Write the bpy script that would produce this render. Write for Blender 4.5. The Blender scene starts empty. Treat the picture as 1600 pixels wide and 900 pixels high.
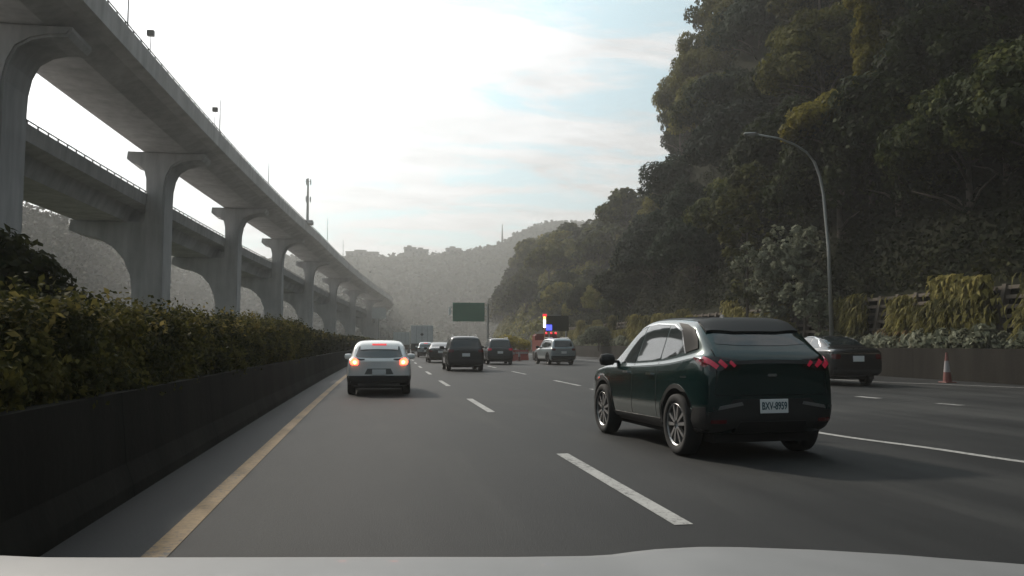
import bpy, bmesh, math, random
import numpy as np
from mathutils import Vector, Matrix, noise
from mathutils.bvhtree import BVHTree

R = math.radians
scene = bpy.context.scene
COL = scene.collection
random.seed(7)
rng = np.random.default_rng(7)

# ------------------------------------------------------------------ camera
cam_d = bpy.data.cameras.new('camera')
cam = bpy.data.objects.new('camera', cam_d)
COL.objects.link(cam)
cam_d.sensor_width = 36
cam_d.lens = 36 * 1250 / 1600
cam_d.clip_start = 0.05
cam_d.clip_end = 6000
cam.location = (0, 0, 1.4)
cam.rotation_euler = (R(90 + 4.027), 0, R(-9.958))
scene.camera = cam

# ------------------------------------------------------------------ world / sky
SUN_EL, SUN_AZ = 36, -30          # azimuth from +Y, negative = left
sd = Vector((math.sin(R(SUN_AZ)) * math.cos(R(SUN_EL)), math.cos(R(SUN_AZ)) * math.cos(R(SUN_EL)), math.sin(R(SUN_EL))))
world = bpy.data.worlds.new('World')
scene.world = world
world.use_nodes = True
nt = world.node_tree
nt.nodes.clear()


def N(tree, kind, **kw):
    n = tree.nodes.new(kind)
    for k, v in kw.items():
        if k.startswith('i_'):
            n.inputs[k[2:]].default_value = v
        else:
            setattr(n, k, v)
    return n


def mth(tree, op, a, b=None, clamp=False):
    n = tree.nodes.new('ShaderNodeMath')
    n.operation = op
    n.use_clamp = clamp
    for i, v in enumerate((a, b)):
        if v is None:
            continue
        if isinstance(v, (int, float)):
            n.inputs[i].default_value = v
        else:
            tree.links.new(v, n.inputs[i])
    return n.outputs[0]


def ramp(tree, fac, stops):
    n = tree.nodes.new('ShaderNodeValToRGB')
    el = n.color_ramp.elements
    while len(el) < len(stops):
        el.new(0.5)
    for e, (p, c) in zip(el, stops):
        e.position = p
        e.color = (*c, 1) if len(c) == 3 else c
    tree.links.new(fac, n.inputs[0])
    return n.outputs[0]


def mix(tree, fac, a, b, blend='MIX'):
    n = tree.nodes.new('ShaderNodeMix')
    n.data_type = 'RGBA'
    n.blend_type = blend
    for i, v in ((0, fac), (6, a), (7, b)):
        if isinstance(v, (int, float)):
            n.inputs[i].default_value = v
        elif isinstance(v, tuple):
            n.inputs[i].default_value = (*v, 1) if len(v) == 3 else v
        else:
            tree.links.new(v, n.inputs[i])
    return n.outputs[2]


sky = N(nt, 'ShaderNodeTexSky', sky_type='NISHITA', sun_disc=False, sun_elevation=R(SUN_EL), sun_rotation=R(SUN_AZ),
        air_density=1.0, dust_density=2.0, ozone_density=1.0)
tc = N(nt, 'ShaderNodeTexCoord')
dot = N(nt, 'ShaderNodeVectorMath', operation='DOT_PRODUCT')
nt.links.new(tc.outputs['Generated'], dot.inputs[0])
dot.inputs[1].default_value = sd
glow = mth(nt, 'POWER', mth(nt, 'MAXIMUM', dot.outputs['Value'], 0.0), 5.0)
sep = N(nt, 'ShaderNodeSeparateXYZ')
nt.links.new(tc.outputs['Generated'], sep.inputs[0])
zz = mth(nt, 'ADD', mth(nt, 'MAXIMUM', sep.outputs[2], 0.0), 0.16)
cmb = N(nt, 'ShaderNodeCombineXYZ')
nt.links.new(mth(nt, 'DIVIDE', sep.outputs[0], zz), cmb.inputs[0])
nt.links.new(mth(nt, 'DIVIDE', sep.outputs[1], zz), cmb.inputs[1])
mp = N(nt, 'ShaderNodeMapping')
mp.inputs['Rotation'].default_value = (0, 0, R(-38))
mp.inputs['Scale'].default_value = (1.0, 2.1, 1)
mp.inputs['Location'].default_value = (0.9, 0.35, 0)
nt.links.new(cmb.outputs[0], mp.inputs[0])
n1 = N(nt, 'ShaderNodeTexNoise', i_Scale=2.1, i_Detail=10.0, i_Roughness=0.60, i_Distortion=0.5)
nt.links.new(mp.outputs[0], n1.inputs['Vector'])
n2 = N(nt, 'ShaderNodeTexNoise', i_Scale=3.4, i_Detail=7.0, i_Roughness=0.6)
nt.links.new(mp.outputs[0], n2.inputs['Vector'])
cover = mth(nt, 'ADD', n1.outputs[0], mth(nt, 'MULTIPLY', glow, 0.30))
mask = ramp(nt, cover, [(0.47, (0, 0, 0)), (0.60, (1, 1, 1))])
tone = mth(nt, 'ADD', mth(nt, 'MULTIPLY', n2.outputs[0], 8.5), 1.2)
lum = mth(nt, 'ADD', tone, mth(nt, 'MULTIPLY', glow, 21.0))
cloudc = mix(nt, 1.0, (0.96, 0.98, 1.0), (1, 1, 1), 'MULTIPLY')
vm = N(nt, 'ShaderNodeVectorMath', operation='SCALE')
nt.links.new(cloudc, vm.inputs[0])
nt.links.new(lum, vm.inputs['Scale'])
# thin veil in front of the blue: nishita plus pale scattered light
veil = N(nt, 'ShaderNodeVectorMath', operation='SCALE')
veil.inputs[0].default_value = (0.68, 0.95, 0.99)
nt.links.new(mth(nt, 'ADD', mth(nt, 'MULTIPLY', glow, 20.0), 2.9), veil.inputs['Scale'])
blue = N(nt, 'ShaderNodeVectorMath', operation='ADD')
skys = N(nt, 'ShaderNodeVectorMath', operation='SCALE')
nt.links.new(sky.outputs[0], skys.inputs[0])
skys.inputs['Scale'].default_value = 0.48
nt.links.new(skys.outputs[0], blue.inputs[0])
nt.links.new(veil.outputs[0], blue.inputs[1])
final0 = mix(nt, mask, blue.outputs[0], vm.outputs[0])
fade = ramp(nt, mth(nt, 'ADD', mth(nt, 'MULTIPLY', dot.outputs['Value'], 0.5), 0.5), [(0.15, (0.40, 0.41, 0.43)), (0.68, (1, 1, 1))])
final = mix(nt, 1.0, final0, fade, 'MULTIPLY')
bg = N(nt, 'ShaderNodeBackground', i_Strength=0.10)
nt.links.new(final, bg.inputs[0])
out = N(nt, 'ShaderNodeOutputWorld')
nt.links.new(bg.outputs[0], out.inputs[0])

sun_d = bpy.data.lights.new('sun', 'SUN')
sun_d.energy = 3.8
sun_d.angle = R(4)
sun_d.color = (1.0, 0.90, 0.77)
sun = bpy.data.objects.new('sun', sun_d)
COL.objects.link(sun)
sun.rotation_euler = (-sd).to_track_quat('-Z', 'Y').to_euler()

scene.view_settings.view_transform = 'Standard'
scene.view_settings.look = 'None'
scene.view_settings.exposure = 0.0
scene.view_settings.gamma = 1.0
scene.view_settings.use_curve_mapping = False
scene.cycles.max_bounces = 6
scene.cycles.diffuse_bounces = 3
scene.cycles.glossy_bounces = 2
scene.cycles.volume_bounces = 0
scene.cycles.transparent_max_bounces = 6


# ------------------------------------------------------------------ helpers
def tag(o, label=None, cat=None, group=None, kind=None):
    if label: o['label'] = label
    if cat: o['category'] = cat
    if group: o['group'] = group
    if kind: o['kind'] = kind
    return o


def empty(name, loc=(0, 0, 0), rz=0):
    o = bpy.data.objects.new(name, None)
    COL.objects.link(o)
    o.location = loc
    o.rotation_euler = (0, 0, rz)
    o.empty_display_size = 0.3
    return o


def obj(name, bm, mats, parent=None, smooth=False, loc=None):
    if isinstance(bm, bpy.types.Mesh):
        me = bm
    else:
        me = bpy.data.meshes.new(name)
        bm.to_mesh(me)
        bm.free()
    if not isinstance(mats, (list, tuple)):
        mats = [mats]
    if not me.materials:
        for m in mats:
            me.materials.append(m)
    if smooth:
        for p in me.polygons:
            p.use_smooth = True
    o = bpy.data.objects.new(name, me)
    COL.objects.link(o)
    if parent: o.parent = parent
    if loc: o.location = loc
    return o


def box(bm, x0, x1, y0, y1, z0, z1, M=None):
    vs = [bm.verts.new((x, y, z)) for x in (x0, x1) for y in (y0, y1) for z in (z0, z1)]
    for f in ((0, 1, 3, 2), (4, 6, 7, 5), (0, 4, 5, 1), (2, 3, 7, 6), (0, 2, 6, 4), (1, 5, 7, 3)):
        bm.faces.new([vs[i] for i in f])
    if M is not None:
        for v in vs: v.co = M @ v.co
    return vs


def tube(bm, pts, rads, seg=8, cap=True):
    pts = [Vector(p) for p in pts]
    rings = []
    for i, p in enumerate(pts):
        a = pts[max(i - 1, 0)]; b = pts[min(i + 1, len(pts) - 1)]
        t = (b - a).normalized()
        ref = Vector((0, 1, 0)) if abs(t.z) > 0.7 else Vector((0, 0, 1))
        u = t.cross(ref).normalized(); w = t.cross(u)
        r = rads[i] if isinstance(rads, (list, tuple)) else rads
        rings.append([bm.verts.new(p + u * math.cos(2 * math.pi * k / seg) * r + w * math.sin(2 * math.pi * k / seg) * r) for k in range(seg)])
    for A, B in zip(rings, rings[1:]):
        for k in range(seg):
            bm.faces.new((A[k], A[(k + 1) % seg], B[(k + 1) % seg], B[k]))
    if cap:
        bm.faces.new(rings[0][::-1]); bm.faces.new(rings[-1])


def lathe(bm, prof, seg=24, M=None, closed=False):
    """prof: (r, y) pairs; axis = X."""
    rings = []
    for r, h in prof:
        rings.append([bm.verts.new((h, r * math.cos(2 * math.pi * k / seg), r * math.sin(2 * math.pi * k / seg))) for k in range(seg)])
    n = len(rings)
    for i in range(n if closed else n - 1):
        A = rings[i]; B = rings[(i + 1) % n]
        for k in range(seg):
            bm.faces.new((A[k], A[(k + 1) % seg], B[(k + 1) % seg], B[k]))
    if not closed:
        bm.faces.new(rings[0][::-1]); bm.faces.new(rings[-1])
    if M is not None:
        for rg in rings:
            for v in rg: v.co = M @ v.co


def mat(name, col, rough=0.6, metal=0.0, spec=0.5, coat=0.0, emit=None, estr=0.0, var=0.0, vscale=3.0, bump=0.0, bscale=40.0, dirt=None):
    m = bpy.data.materials.new(name)
    m.use_nodes = True
    t = m.node_tree
    b = t.nodes['Principled BSDF']
    b.inputs['Base Color'].default_value = (*col, 1)
    b.inputs['Roughness'].default_value = rough
    b.inputs['Metallic'].default_value = metal
    b.inputs['Specular IOR Level'].default_value = spec
    b.inputs['Coat Weight'].default_value = coat
    b.inputs['Coat Roughness'].default_value = 0.04
    if emit:
        b.inputs['Emission Color'].default_value = (*emit, 1)
        b.inputs['Emission Strength'].default_value = estr
    if var or bump:
        c = t.nodes.new('ShaderNodeTexCoord')
    if var:
        n = N(t, 'ShaderNodeTexNoise', i_Scale=vscale, i_Detail=8.0, i_Roughness=0.65)
        t.links.new(c.outputs['Object'], n.inputs['Vector'])
        f = ramp(t, n.outputs[0], [(0.3, (0, 0, 0)), (0.7, (1, 1, 1))])
        lo = tuple(max(0, x * (1 - var)) for x in col)
        hi = tuple(min(1, x * (1 + var)) for x in col)
        t.links.new(mix(t, f, lo, hi), b.inputs['Base Color'])
        t.links.new(mth(t, 'ADD', mth(t, 'MULTIPLY', n.outputs[0], 0.2), rough - 0.1), b.inputs['Roughness'])
    if bump:
        n = N(t, 'ShaderNodeTexNoise', i_Scale=bscale, i_Detail=6.0)
        t.links.new(c.outputs['Object'], n.inputs['Vector'])
        bp = N(t, 'ShaderNodeBump', i_Strength=bump, i_Distance=0.02)
        t.links.new(n.outputs[0], bp.inputs['Height'])
        t.links.new(bp.outputs[0], b.inputs['Normal'])
    return m


def leaf_mat(name, c1, c2, c3=None, trans=0.35, scale=0.5):
    m = bpy.data.materials.new(name)
    m.use_nodes = True
    t = m.node_tree
    t.nodes.clear()
    c = t.nodes.new('ShaderNodeTexCoord')
    oi = t.nodes.new('ShaderNodeObjectInfo')
    n = N(t, 'ShaderNodeTexNoise', i_Scale=scale, i_Detail=3.0)
    t.links.new(c.outputs['Object'], n.inputs['Vector'])
    n2 = N(t, 'ShaderNodeTexNoise', i_Scale=scale * 9, i_Detail=2.0)
    t.links.new(c.outputs['Object'], n2.inputs['Vector'])
    f = mth(t, 'ADD', mth(t, 'MULTIPLY', n.outputs[0], 0.6), mth(t, 'MULTIPLY', n2.outputs[0], 0.4))
    f = mth(t, 'ADD', f, mth(t, 'MULTIPLY', mth(t, 'SUBTRACT', oi.outputs['Random'], 0.5), 0.22))
    colr = ramp(t, f, [(0.34, c1), (0.56, c2), (0.72, c3 or c2)])
    p = N(t, 'ShaderNodeBsdfPrincipled', i_Roughness=0.7)
    p.inputs['Specular IOR Level'].default_value = 0.06
    tr = N(t, 'ShaderNodeBsdfTranslucent')
    t.links.new(colr, p.inputs['Base Color'])
    t.links.new(colr, tr.inputs['Color'])
    ms = N(t, 'ShaderNodeMixShader', i_Fac=trans)
    t.links.new(p.outputs[0], ms.inputs[1])
    t.links.new(tr.outputs[0], ms.inputs[2])
    o = t.nodes.new('ShaderNodeOutputMaterial')
    t.links.new(ms.outputs[0], o.inputs[0])
    return m


def c_of(Y):
    k = 0.00024
    if Y <= 0: return 0.0
    if Y > 360: return k * 360 * 360 + 2 * k * 360 * (Y - 360)
    return k * Y * Y


def c_bridge(Y):
    k = 0.00024
    if Y <= 0: return 0.0
    if Y <= 335: return k * Y * Y
    d = Y - 335
    return k * 335 * 335 + 2 * k * 335 * d - 0.0016 * d * d


# ------------------------------------------------------------------ materials
def asphalt_mat():
    m = bpy.data.materials.new('asphalt'); m.use_nodes = True
    t = m.node_tree; b = t.nodes['Principled BSDF']
    c = t.nodes.new('ShaderNodeTexCoord')
    fine = N(t, 'ShaderNodeTexNoise', i_Scale=45.0, i_Detail=8.0, i_Roughness=0.75)
    t.links.new(c.outputs['Object'], fine.inputs['Vector'])
    mpn = N(t, 'ShaderNodeMapping'); mpn.inputs['Scale'].default_value = (0.75, 0.07, 1)
    t.links.new(c.outputs['Object'], mpn.inputs[0])
    wear = N(t, 'ShaderNodeTexNoise', i_Scale=1.4, i_Detail=5.0, i_Roughness=0.55)
    t.links.new(mpn.outputs[0], wear.inputs['Vector'])
    patch = N(t, 'ShaderNodeTexNoise', i_Scale=0.28, i_Detail=5.0)
    t.links.new(c.outputs['Object'], patch.inputs['Vector'])
    f = mth(t, 'ADD', mth(t, 'MULTIPLY', wear.outputs[0], 0.6), mth(t, 'MULTIPLY', patch.outputs[0], 0.4))
    base = ramp(t, f, [(0.36, (0.010, 0.0105, 0.011)), (0.5, (0.021, 0.022, 0.0225)), (0.64, (0.042, 0.043, 0.042))])
    sp = ramp(t, fine.outputs[0], [(0.3, (0.6, 0.6, 0.6)), (0.7, (1.4, 1.4, 1.4))])
    t.links.new(mix(t, 1.0, base, sp, 'MULTIPLY'), b.inputs['Base Color'])
    t.links.new(mth(t, 'ADD', mth(t, 'MULTIPLY', f, 0.35), 0.50), b.inputs['Roughness'])
    b.inputs['Specular IOR Level'].default_value = 0.22
    bp = N(t, 'ShaderNodeBump', i_Strength=0.6, i_Distance=0.012)
    t.links.new(fine.outputs[0], bp.inputs['Height']); t.links.new(bp.outputs[0], b.inputs['Normal'])
    return m


def concrete_mat(name, col, streak=0.35, rough=0.85, joint=0.0):
    m = bpy.data.materials.new(name); m.use_nodes = True
    t = m.node_tree; b = t.nodes['Principled BSDF']
    c = t.nodes.new('ShaderNodeTexCoord')
    mp_ = N(t, 'ShaderNodeMapping'); mp_.inputs['Scale'].default_value = (1, 1, 0.12)
    t.links.new(c.outputs['Object'], mp_.inputs[0])
    st = N(t, 'ShaderNodeTexNoise', i_Scale=0.9, i_Detail=8.0, i_Roughness=0.65)
    t.links.new(mp_.outputs[0], st.inputs['Vector'])
    bl = N(t, 'ShaderNodeTexNoise', i_Scale=0.25, i_Detail=6.0)
    t.links.new(c.outputs['Object'], bl.inputs['Vector'])
    f = mth(t, 'ADD', mth(t, 'MULTIPLY', st.outputs[0], 0.6), mth(t, 'MULTIPLY', bl.outputs[0], 0.4))
    lo = tuple(x * (1 - streak) for x in col); hi = tuple(x * (1 + streak * 0.5) for x in col)
    cc = ramp(t, f, [(0.35, lo), (0.62, hi)])
    if joint:
        sp = N(t, 'ShaderNodeSeparateXYZ'); t.links.new(c.outputs['Object'], sp.inputs[0])
        fr = mth(t, 'FRACT', mth(t, 'DIVIDE', sp.outputs[1], joint))
        jm = mth(t, 'LESS_THAN', fr, 0.03 / joint)
        cc = mix(t, jm, cc, tuple(x * 0.2 for x in col))
    b.inputs['Specular IOR Level'].default_value = 0.08 if joint else 0.25
    t.links.new(cc, b.inputs['Base Color'])
    b.inputs['Roughness'].default_value = rough
    fi = N(t, 'ShaderNodeTexNoise', i_Scale=12.0, i_Detail=6.0)
    t.links.new(c.outputs['Object'], fi.inputs['Vector'])
    bp = N(t, 'ShaderNodeBump', i_Strength=0.3, i_Distance=0.02)
    t.links.new(fi.outputs[0], bp.inputs['Height']); t.links.new(bp.outputs[0], b.inputs['Normal'])
    return m


M_asph = asphalt_mat()
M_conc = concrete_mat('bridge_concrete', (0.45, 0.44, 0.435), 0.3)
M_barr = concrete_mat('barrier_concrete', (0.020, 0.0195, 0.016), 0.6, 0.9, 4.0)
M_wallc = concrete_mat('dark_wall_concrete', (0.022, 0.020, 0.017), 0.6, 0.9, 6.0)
M_crib = concrete_mat('crib_concrete', (0.125, 0.105, 0.085), 0.5)
M_soil = mat('soil', (0.016, 0.017, 0.010), 0.95, spec=0.05, var=0.5, vscale=1.2, bump=0.6, bscale=6)
M_ground = mat('ground_soil', (0.05, 0.055, 0.035), 0.95, spec=0.08, var=0.4, vscale=0.3)
def worn_paint(name, col):
    m = mat(name, col, 0.65)
    t = m.node_tree; b = t.nodes['Principled BSDF']
    c = t.nodes.new('ShaderNodeTexCoord')
    n = N(t, 'ShaderNodeTexNoise', i_Scale=14.0, i_Detail=9.0, i_Roughness=0.8)
    t.links.new(c.outputs['Object'], n.inputs['Vector'])
    n2 = N(t, 'ShaderNodeTexNoise', i_Scale=0.8, i_Detail=4.0)
    t.links.new(c.outputs['Object'], n2.inputs['Vector'])
    f = mth(t, 'ADD', mth(t, 'MULTIPLY', n.outputs[0], 0.65), mth(t, 'MULTIPLY', n2.outputs[0], 0.35))
    t.links.new(ramp(t, f, [(0.40, (0.05, 0.05, 0.047)), (0.47, tuple(x * .7 for x in col)), (0.6, col)]), b.inputs['Base Color'])
    b.inputs['Specular IOR Level'].default_value = 0.3
    return m


M_white = worn_paint('road_paint_white', (0.42, 0.42, 0.405))
M_yel = worn_paint('road_paint_yellow', (0.26, 0.165, 0.065))
M_steel = mat('galvanised_steel', (0.33, 0.34, 0.33), 0.45, metal=0.6)
M_dsteel = mat('dark_steel', (0.06, 0.06, 0.06), 0.5, metal=0.3)
M_signg = mat('sign_green', (0.01, 0.13, 0.075), 0.5, var=0.1, vscale=2)
M_signw = mat('sign_pale', (0.45, 0.47, 0.46), 0.5)
M_bark = mat('bark', (0.085, 0.07, 0.055), 0.9, var=0.4, vscale=4, bump=0.5, bscale=10)
M_far = leaf_mat('far_forest', (0.004, 0.007, 0.004), (0.013, 0.019, 0.009), (0.036, 0.042, 0.020), 0.0, 0.05)
M_farwood = leaf_mat('far_wood_leaves', (0.006, 0.010, 0.005), (0.018, 0.026, 0.012), (0.05, 0.056, 0.024), 0.15, 0.03)
M_under = leaf_mat('undergrowth_leaves', (0.004, 0.007, 0.003), (0.011, 0.016, 0.005), (0.05, 0.05, 0.016), 0.2, 0.35)
M_leafA = leaf_mat('leaves_dark', (0.007, 0.012, 0.004), (0.028, 0.038, 0.011), (0.12, 0.125, 0.035), 0.30, 0.5)  # lightest tone is a painted highlight on the leaf clumps
M_leafB = leaf_mat('leaves_olive_sunlit', (0.030, 0.034, 0.010), (0.115, 0.112, 0.030), (0.27, 0.235, 0.07), 0.35, 0.5)  # sunlit yellow-green highlights put into the olive leaf colours
M_leafC = leaf_mat('leaves_bluegreen', (0.007, 0.015, 0.009), (0.016, 0.030, 0.015), (0.035, 0.052, 0.025), 0.25, 0.5)
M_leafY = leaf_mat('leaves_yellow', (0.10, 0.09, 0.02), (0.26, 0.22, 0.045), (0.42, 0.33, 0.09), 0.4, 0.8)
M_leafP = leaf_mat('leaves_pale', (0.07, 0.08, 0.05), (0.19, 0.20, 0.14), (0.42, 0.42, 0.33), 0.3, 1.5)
M_grass = leaf_mat('hanging_grass', (0.06, 0.058, 0.020), (0.18, 0.16, 0.05), (0.33, 0.28, 0.10), 0.4, 0.9)
M_grassb = leaf_mat('dry_grass', (0.06, 0.045, 0.022), (0.15, 0.10, 0.045), (0.24, 0.17, 0.08), 0.4, 0.9)
M_hedge = leaf_mat('hedge_leaves', (0.012, 0.017, 0.008), (0.038, 0.041, 0.014), (0.17, 0.15, 0.038), 0.35, 0.9)

M_shoot = leaf_mat('young_leaves', (0.045, 0.042, 0.014), (0.12, 0.105, 0.032), (0.25, 0.20, 0.07), 0.5, 1.2)

# ------------------------------------------------------------------ ground, road
bm = bmesh.new()
v = [bm.verts.new(p) for p in ((-1250, -450, -0.06), (1250, -450, -0.06), (1250, 1950, -0.06), (-1250, 1950, -0.06))]
bm.faces.new(v)
tag(obj('ground', bm, M_ground), kind='structure')


def strip(name, a0, a1, z, m, Y0, Y1, step=3.0, kind=None, parent=None, label=None):
    bm = bmesh.new(); prev = None
    n = max(1, int((Y1 - Y0) / step))
    for i in range(n + 1):
        Y = Y0 + (Y1 - Y0) * i / n
        c = c_of(Y)
        cur = (bm.verts.new((a0 + c, Y, z)), bm.verts.new((a1 + c, Y, z)))
        if prev: bm.faces.new((prev[0], prev[1], cur[1], cur[0]))
        prev = cur
    o = obj(name, bm, m, parent)
    if kind: tag(o, kind=kind)
    return o


strip('road', -2.15, 21.95, 0.0, M_asph, -60, 700, kind='structure')
strip('opposite_road', -26, -5.0, 0.0, M_asph, -60, 700, kind='structure')

# painted markings: one object each kind (part of the road surface)
def path_strip(bm, pts, w, z):
    pts = [Vector((p[0], p[1], z)) for p in pts]
    prev = None
    for i, p in enumerate(pts):
        t = (pts[min(i + 1, len(pts) - 1)] - pts[max(i - 1, 0)]).normalized()
        s = Vector((t.y, -t.x, 0)) * w / 2
        cur = (bm.verts.new(p - s), bm.verts.new(p + s))
        if prev: bm.faces.new((prev[0], prev[1], cur[1], cur[0]))
        prev = cur


bm = bmesh.new()
path_strip(bm, [(-1.40 + c_of(y), y) for y in np.arange(-40, 420, 3.0)], 0.17, 0.005)
tag(obj('edge_line', bm, M_yel), kind='structure')
bm = bmesh.new()
for i in range(-4, 34):
    y0 = 6.0 + 10.5 * i
    path_strip(bm, [(2.40 + c_of(y), y) for y in np.linspace(y0, y0 + 4.1, 4)], 0.155, 0.005)
for i in range(2, 30):
    y0 = 5.4 + 10.5 * i
    if y0 < 25: continue
    path_strip(bm, [(6.80 + c_of(y), y) for y in np.linspace(y0, y0 + 4.1, 4)], 0.155, 0.005)
tag(obj('lane_dashes', bm, M_white), kind='structure')


def catmull(pts, n=8):
    P = [Vector((*p, 0)) for p in pts]; out_ = []
    for i in range(len(P) - 1):
        p0 = P[max(i - 1, 0)]; p1 = P[i]; p2 = P[i + 1]; p3 = P[min(i + 2, len(P) - 1)]
        for k in range(n):
            t = k / n
            q = 0.5 * ((2 * p1) + (p2 - p0) * t + (2 * p0 - 5 * p1 + 4 * p2 - p3) * t * t + (3 * p1 - p0 - 3 * p2 + p3) * t ** 3)
            out_.append((q.x, q.y))
    out_.append((P[-1].x, P[-1].y))
    return out_


bm = bmesh.new()
path_strip(bm, catmull([(9.3, 3.0), (8.3, 6.2), (7.68, 8.45), (7.44, 9.8), (7.03, 11.6), (6.84, 15), (6.80, 22), (6.82, 24.5)]), 0.15, 0.005)
tag(obj('solid_lane_line', bm, M_white), kind='structure')
bm = bmesh.new()
path_strip(bm, catmull([(25.5, 14.5), (22.5, 19), (20.75, 22.7), (19.8, 25), (18.6, 27.3), (18.0, 32), (17.8, 40), (18.3, 60), (20, 90), (23, 120)]), 0.17, 0.005)
tag(obj('shoulder_line', bm, M_white), kind='structure')
bm = bmesh.new()
pp = catmull([(15.2, 10.5), (14.2, 13.2), (13.65, 15.06), (13.25, 17.1), (12.85, 20.0), (12.45, 24), (12.4, 30), (12.8, 45), (14, 70)], 24)
acc = 0.0; seg = []
cyc = 2.55; phase = 1.5
for a, b in zip(pp, pp[1:]):
    acc += math.hypot(b[0] - a[0], b[1] - a[1])
    if (acc + phase) % cyc < 0.85:
        seg.append(b)
    else:
        if len(seg) > 1: path_strip(bm, seg, 0.24, 0.005)
        seg = []
tag(obj('short_dashes', bm, M_white), kind='structure')


def prism_along(name, prof, m, Y0, Y1, step=4.0, cf=c_of, zf=None, parent=None):
    """prof: list of (offset, z) closed polygon, swept along the road."""
    bm = bmesh.new(); rings = []
    n = max(1, int((Y1 - Y0) / step))
    for i in range(n + 1):
        Y = Y0 + (Y1 - Y0) * i / n
        c = cf(Y); dz = zf(Y) if zf else 0
        rings.append([bm.verts.new((a + c, Y, z + dz)) for a, z in prof])
    for A, B in zip(rings, rings[1:]):
        for k in range(len(prof)):
            j = (k + 1) % len(prof)
            bm.faces.new((A[k], A[j], B[j], B[k]))
    bm.faces.new(rings[0][::-1]); bm.faces.new(rings[-1])
    bmesh.ops.recalc_face_normals(bm, faces=bm.faces)
    return obj(name, bm, m, parent)


# median barrier (left) with planter soil
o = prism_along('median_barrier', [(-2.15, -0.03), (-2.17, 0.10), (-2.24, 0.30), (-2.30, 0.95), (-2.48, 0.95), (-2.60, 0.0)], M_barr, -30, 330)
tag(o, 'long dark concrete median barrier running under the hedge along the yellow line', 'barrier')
o = prism_along('planting_bed', [(-2.62, 0.0), (-2.62, 0.55), (-4.9, 0.55), (-4.9, 0.0)], M_soil, -30, 330)
tag(o, kind='structure')
# right wall
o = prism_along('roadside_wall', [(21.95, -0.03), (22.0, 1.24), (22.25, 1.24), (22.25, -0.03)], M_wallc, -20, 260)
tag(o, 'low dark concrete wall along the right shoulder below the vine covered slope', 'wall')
# ------------------------------------------------------------------ terrain on the right
RB = [(-60, 42), (60, 46), (122, 45), (134, 26), (150, 15), (200, 20), (260, 27), (350, 38), (420, 52), (520, 75), (700, 90)]


def interp(tab, x):
    return float(np.interp(x, [t[0] for t in tab], [t[1] for t in tab]))


def recess(Y):
    if Y < 70 or Y > 165: return 0.0
    k = 0.375 * min(Y, 128) - c_of(min(Y, 128)) - 27.4
    if Y < 80: k *= (Y - 70) / 10
    if Y > 132: k *= (165 - Y) / 33
    return max(0.0, k)


def hill_z(s, Y):
    """ground height at lateral distance s behind the crib wall foot."""
    if s < 0.9: return 3.7 * s / 0.9
    rc = recess(Y)
    z = 3.7 + min(s - 0.9, rc) * 0.3 + max(0, s - 0.9 - rc) * (2.3 if rc > 1 else 1.7 + 0.6 * rc)
    top = interp(RB, Y)
    if z > top: z = top + (z - top) * 0.12
    zz_ = 0.15 * top
    # soft knee
    nz = noise.noise(Vector((s * 0.10, Y * 0.10, 0))) * 2.2 * min(1, s / 6)
    return z + nz


bm = bmesh.new()
ss = [-0.9, 0, 0.9, 2, 4, 6, 9, 12, 15, 18, 21, 24, 27, 31, 36, 44, 60, 90, 140]
Ys = list(np.arange(-40, 560, 5.0))
grid = []
for Y in Ys:
    grid.append([bm.verts.new((23.2 + s + c_of(Y), Y, hill_z(max(s, 0), Y) if s > 0 else -0.05)) for s in ss])
for A, B in zip(grid, grid[1:]):
    for k in range(len(ss) - 1):
        bm.faces.new((A[k], A[k + 1], B[k + 1], B[k]))
tag(obj('hillside', bm, M_soil, smooth=True), kind='structure')

# far hills (heightfield in a fan around the far end of the road)
CR = [(-2.5, .10), (-1.2, .16), (-.7, .19), (-.4, .160), (-.3, .125), (-.211, .095), (-.12, .103), (-.025, .108), (.03, .108), (.054, .111), (.094, .113), (.13, .120), (.163, .128), (.2, .150), (.217, .157), (.26, .158), (.35, .17), (.6, .2), (1.4, .2), (2.5, .1)]
bm = bmesh.new()
us = np.concatenate([np.linspace(-2.4, -0.6, 60), np.linspace(-0.59, 0.5, 330), np.linspace(0.52, 1.4, 30)])
ts = np.linspace(0, 1, 80)
grid = []
for u in us:
    row = []
    far = 760 if u > -0.15 else 760 - 470 * min(1, (-0.15 - u) / 0.2)
    far = far / math.sqrt(1 + max(0, abs(u) - 0.5) ** 2)
    for t in ts:
        Y = far * (0.55 + 0.45 * t) if t <= 1 else far
        zc = interp(CR, u) * far + 1.4
        z = zc * (t ** 1.25)
        b = noise.noise(Vector((u * Y * 0.045, Y * 0.045, 1.7))) * 5.5 * min(1, t * 3) + noise.noise(Vector((u * Y * 0.13, Y * 0.13, 4.7))) * 5.0 * min(1, t * 3) + abs(noise.noise(Vector((u * Y * 0.30, Y * 0.30, 9.7)))) * 4.0
        b *= 0.45 + 0.55 * (1 - t)
        row.append(bm.verts.new((u * Y, Y, z + b - 1.0)))
    for e in (1.15, 1.5):
        row.append(bm.verts.new((u * far * e, far * e, (interp(CR, u) * far + 1.4) * (1 if e < 1.3 else 0.1))))
    grid.append(row)
for A, B in zip(grid, grid[1:]):
    for k in range(len(A) - 1):
        bm.faces.new((A[k], A[k + 1], B[k + 1], B[k]))
gp = np.array([[list(v_.co) for v_ in row[:80]] for row in grid])
tag(obj('hills', bm, M_far, smooth=True), kind='structure')
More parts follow.
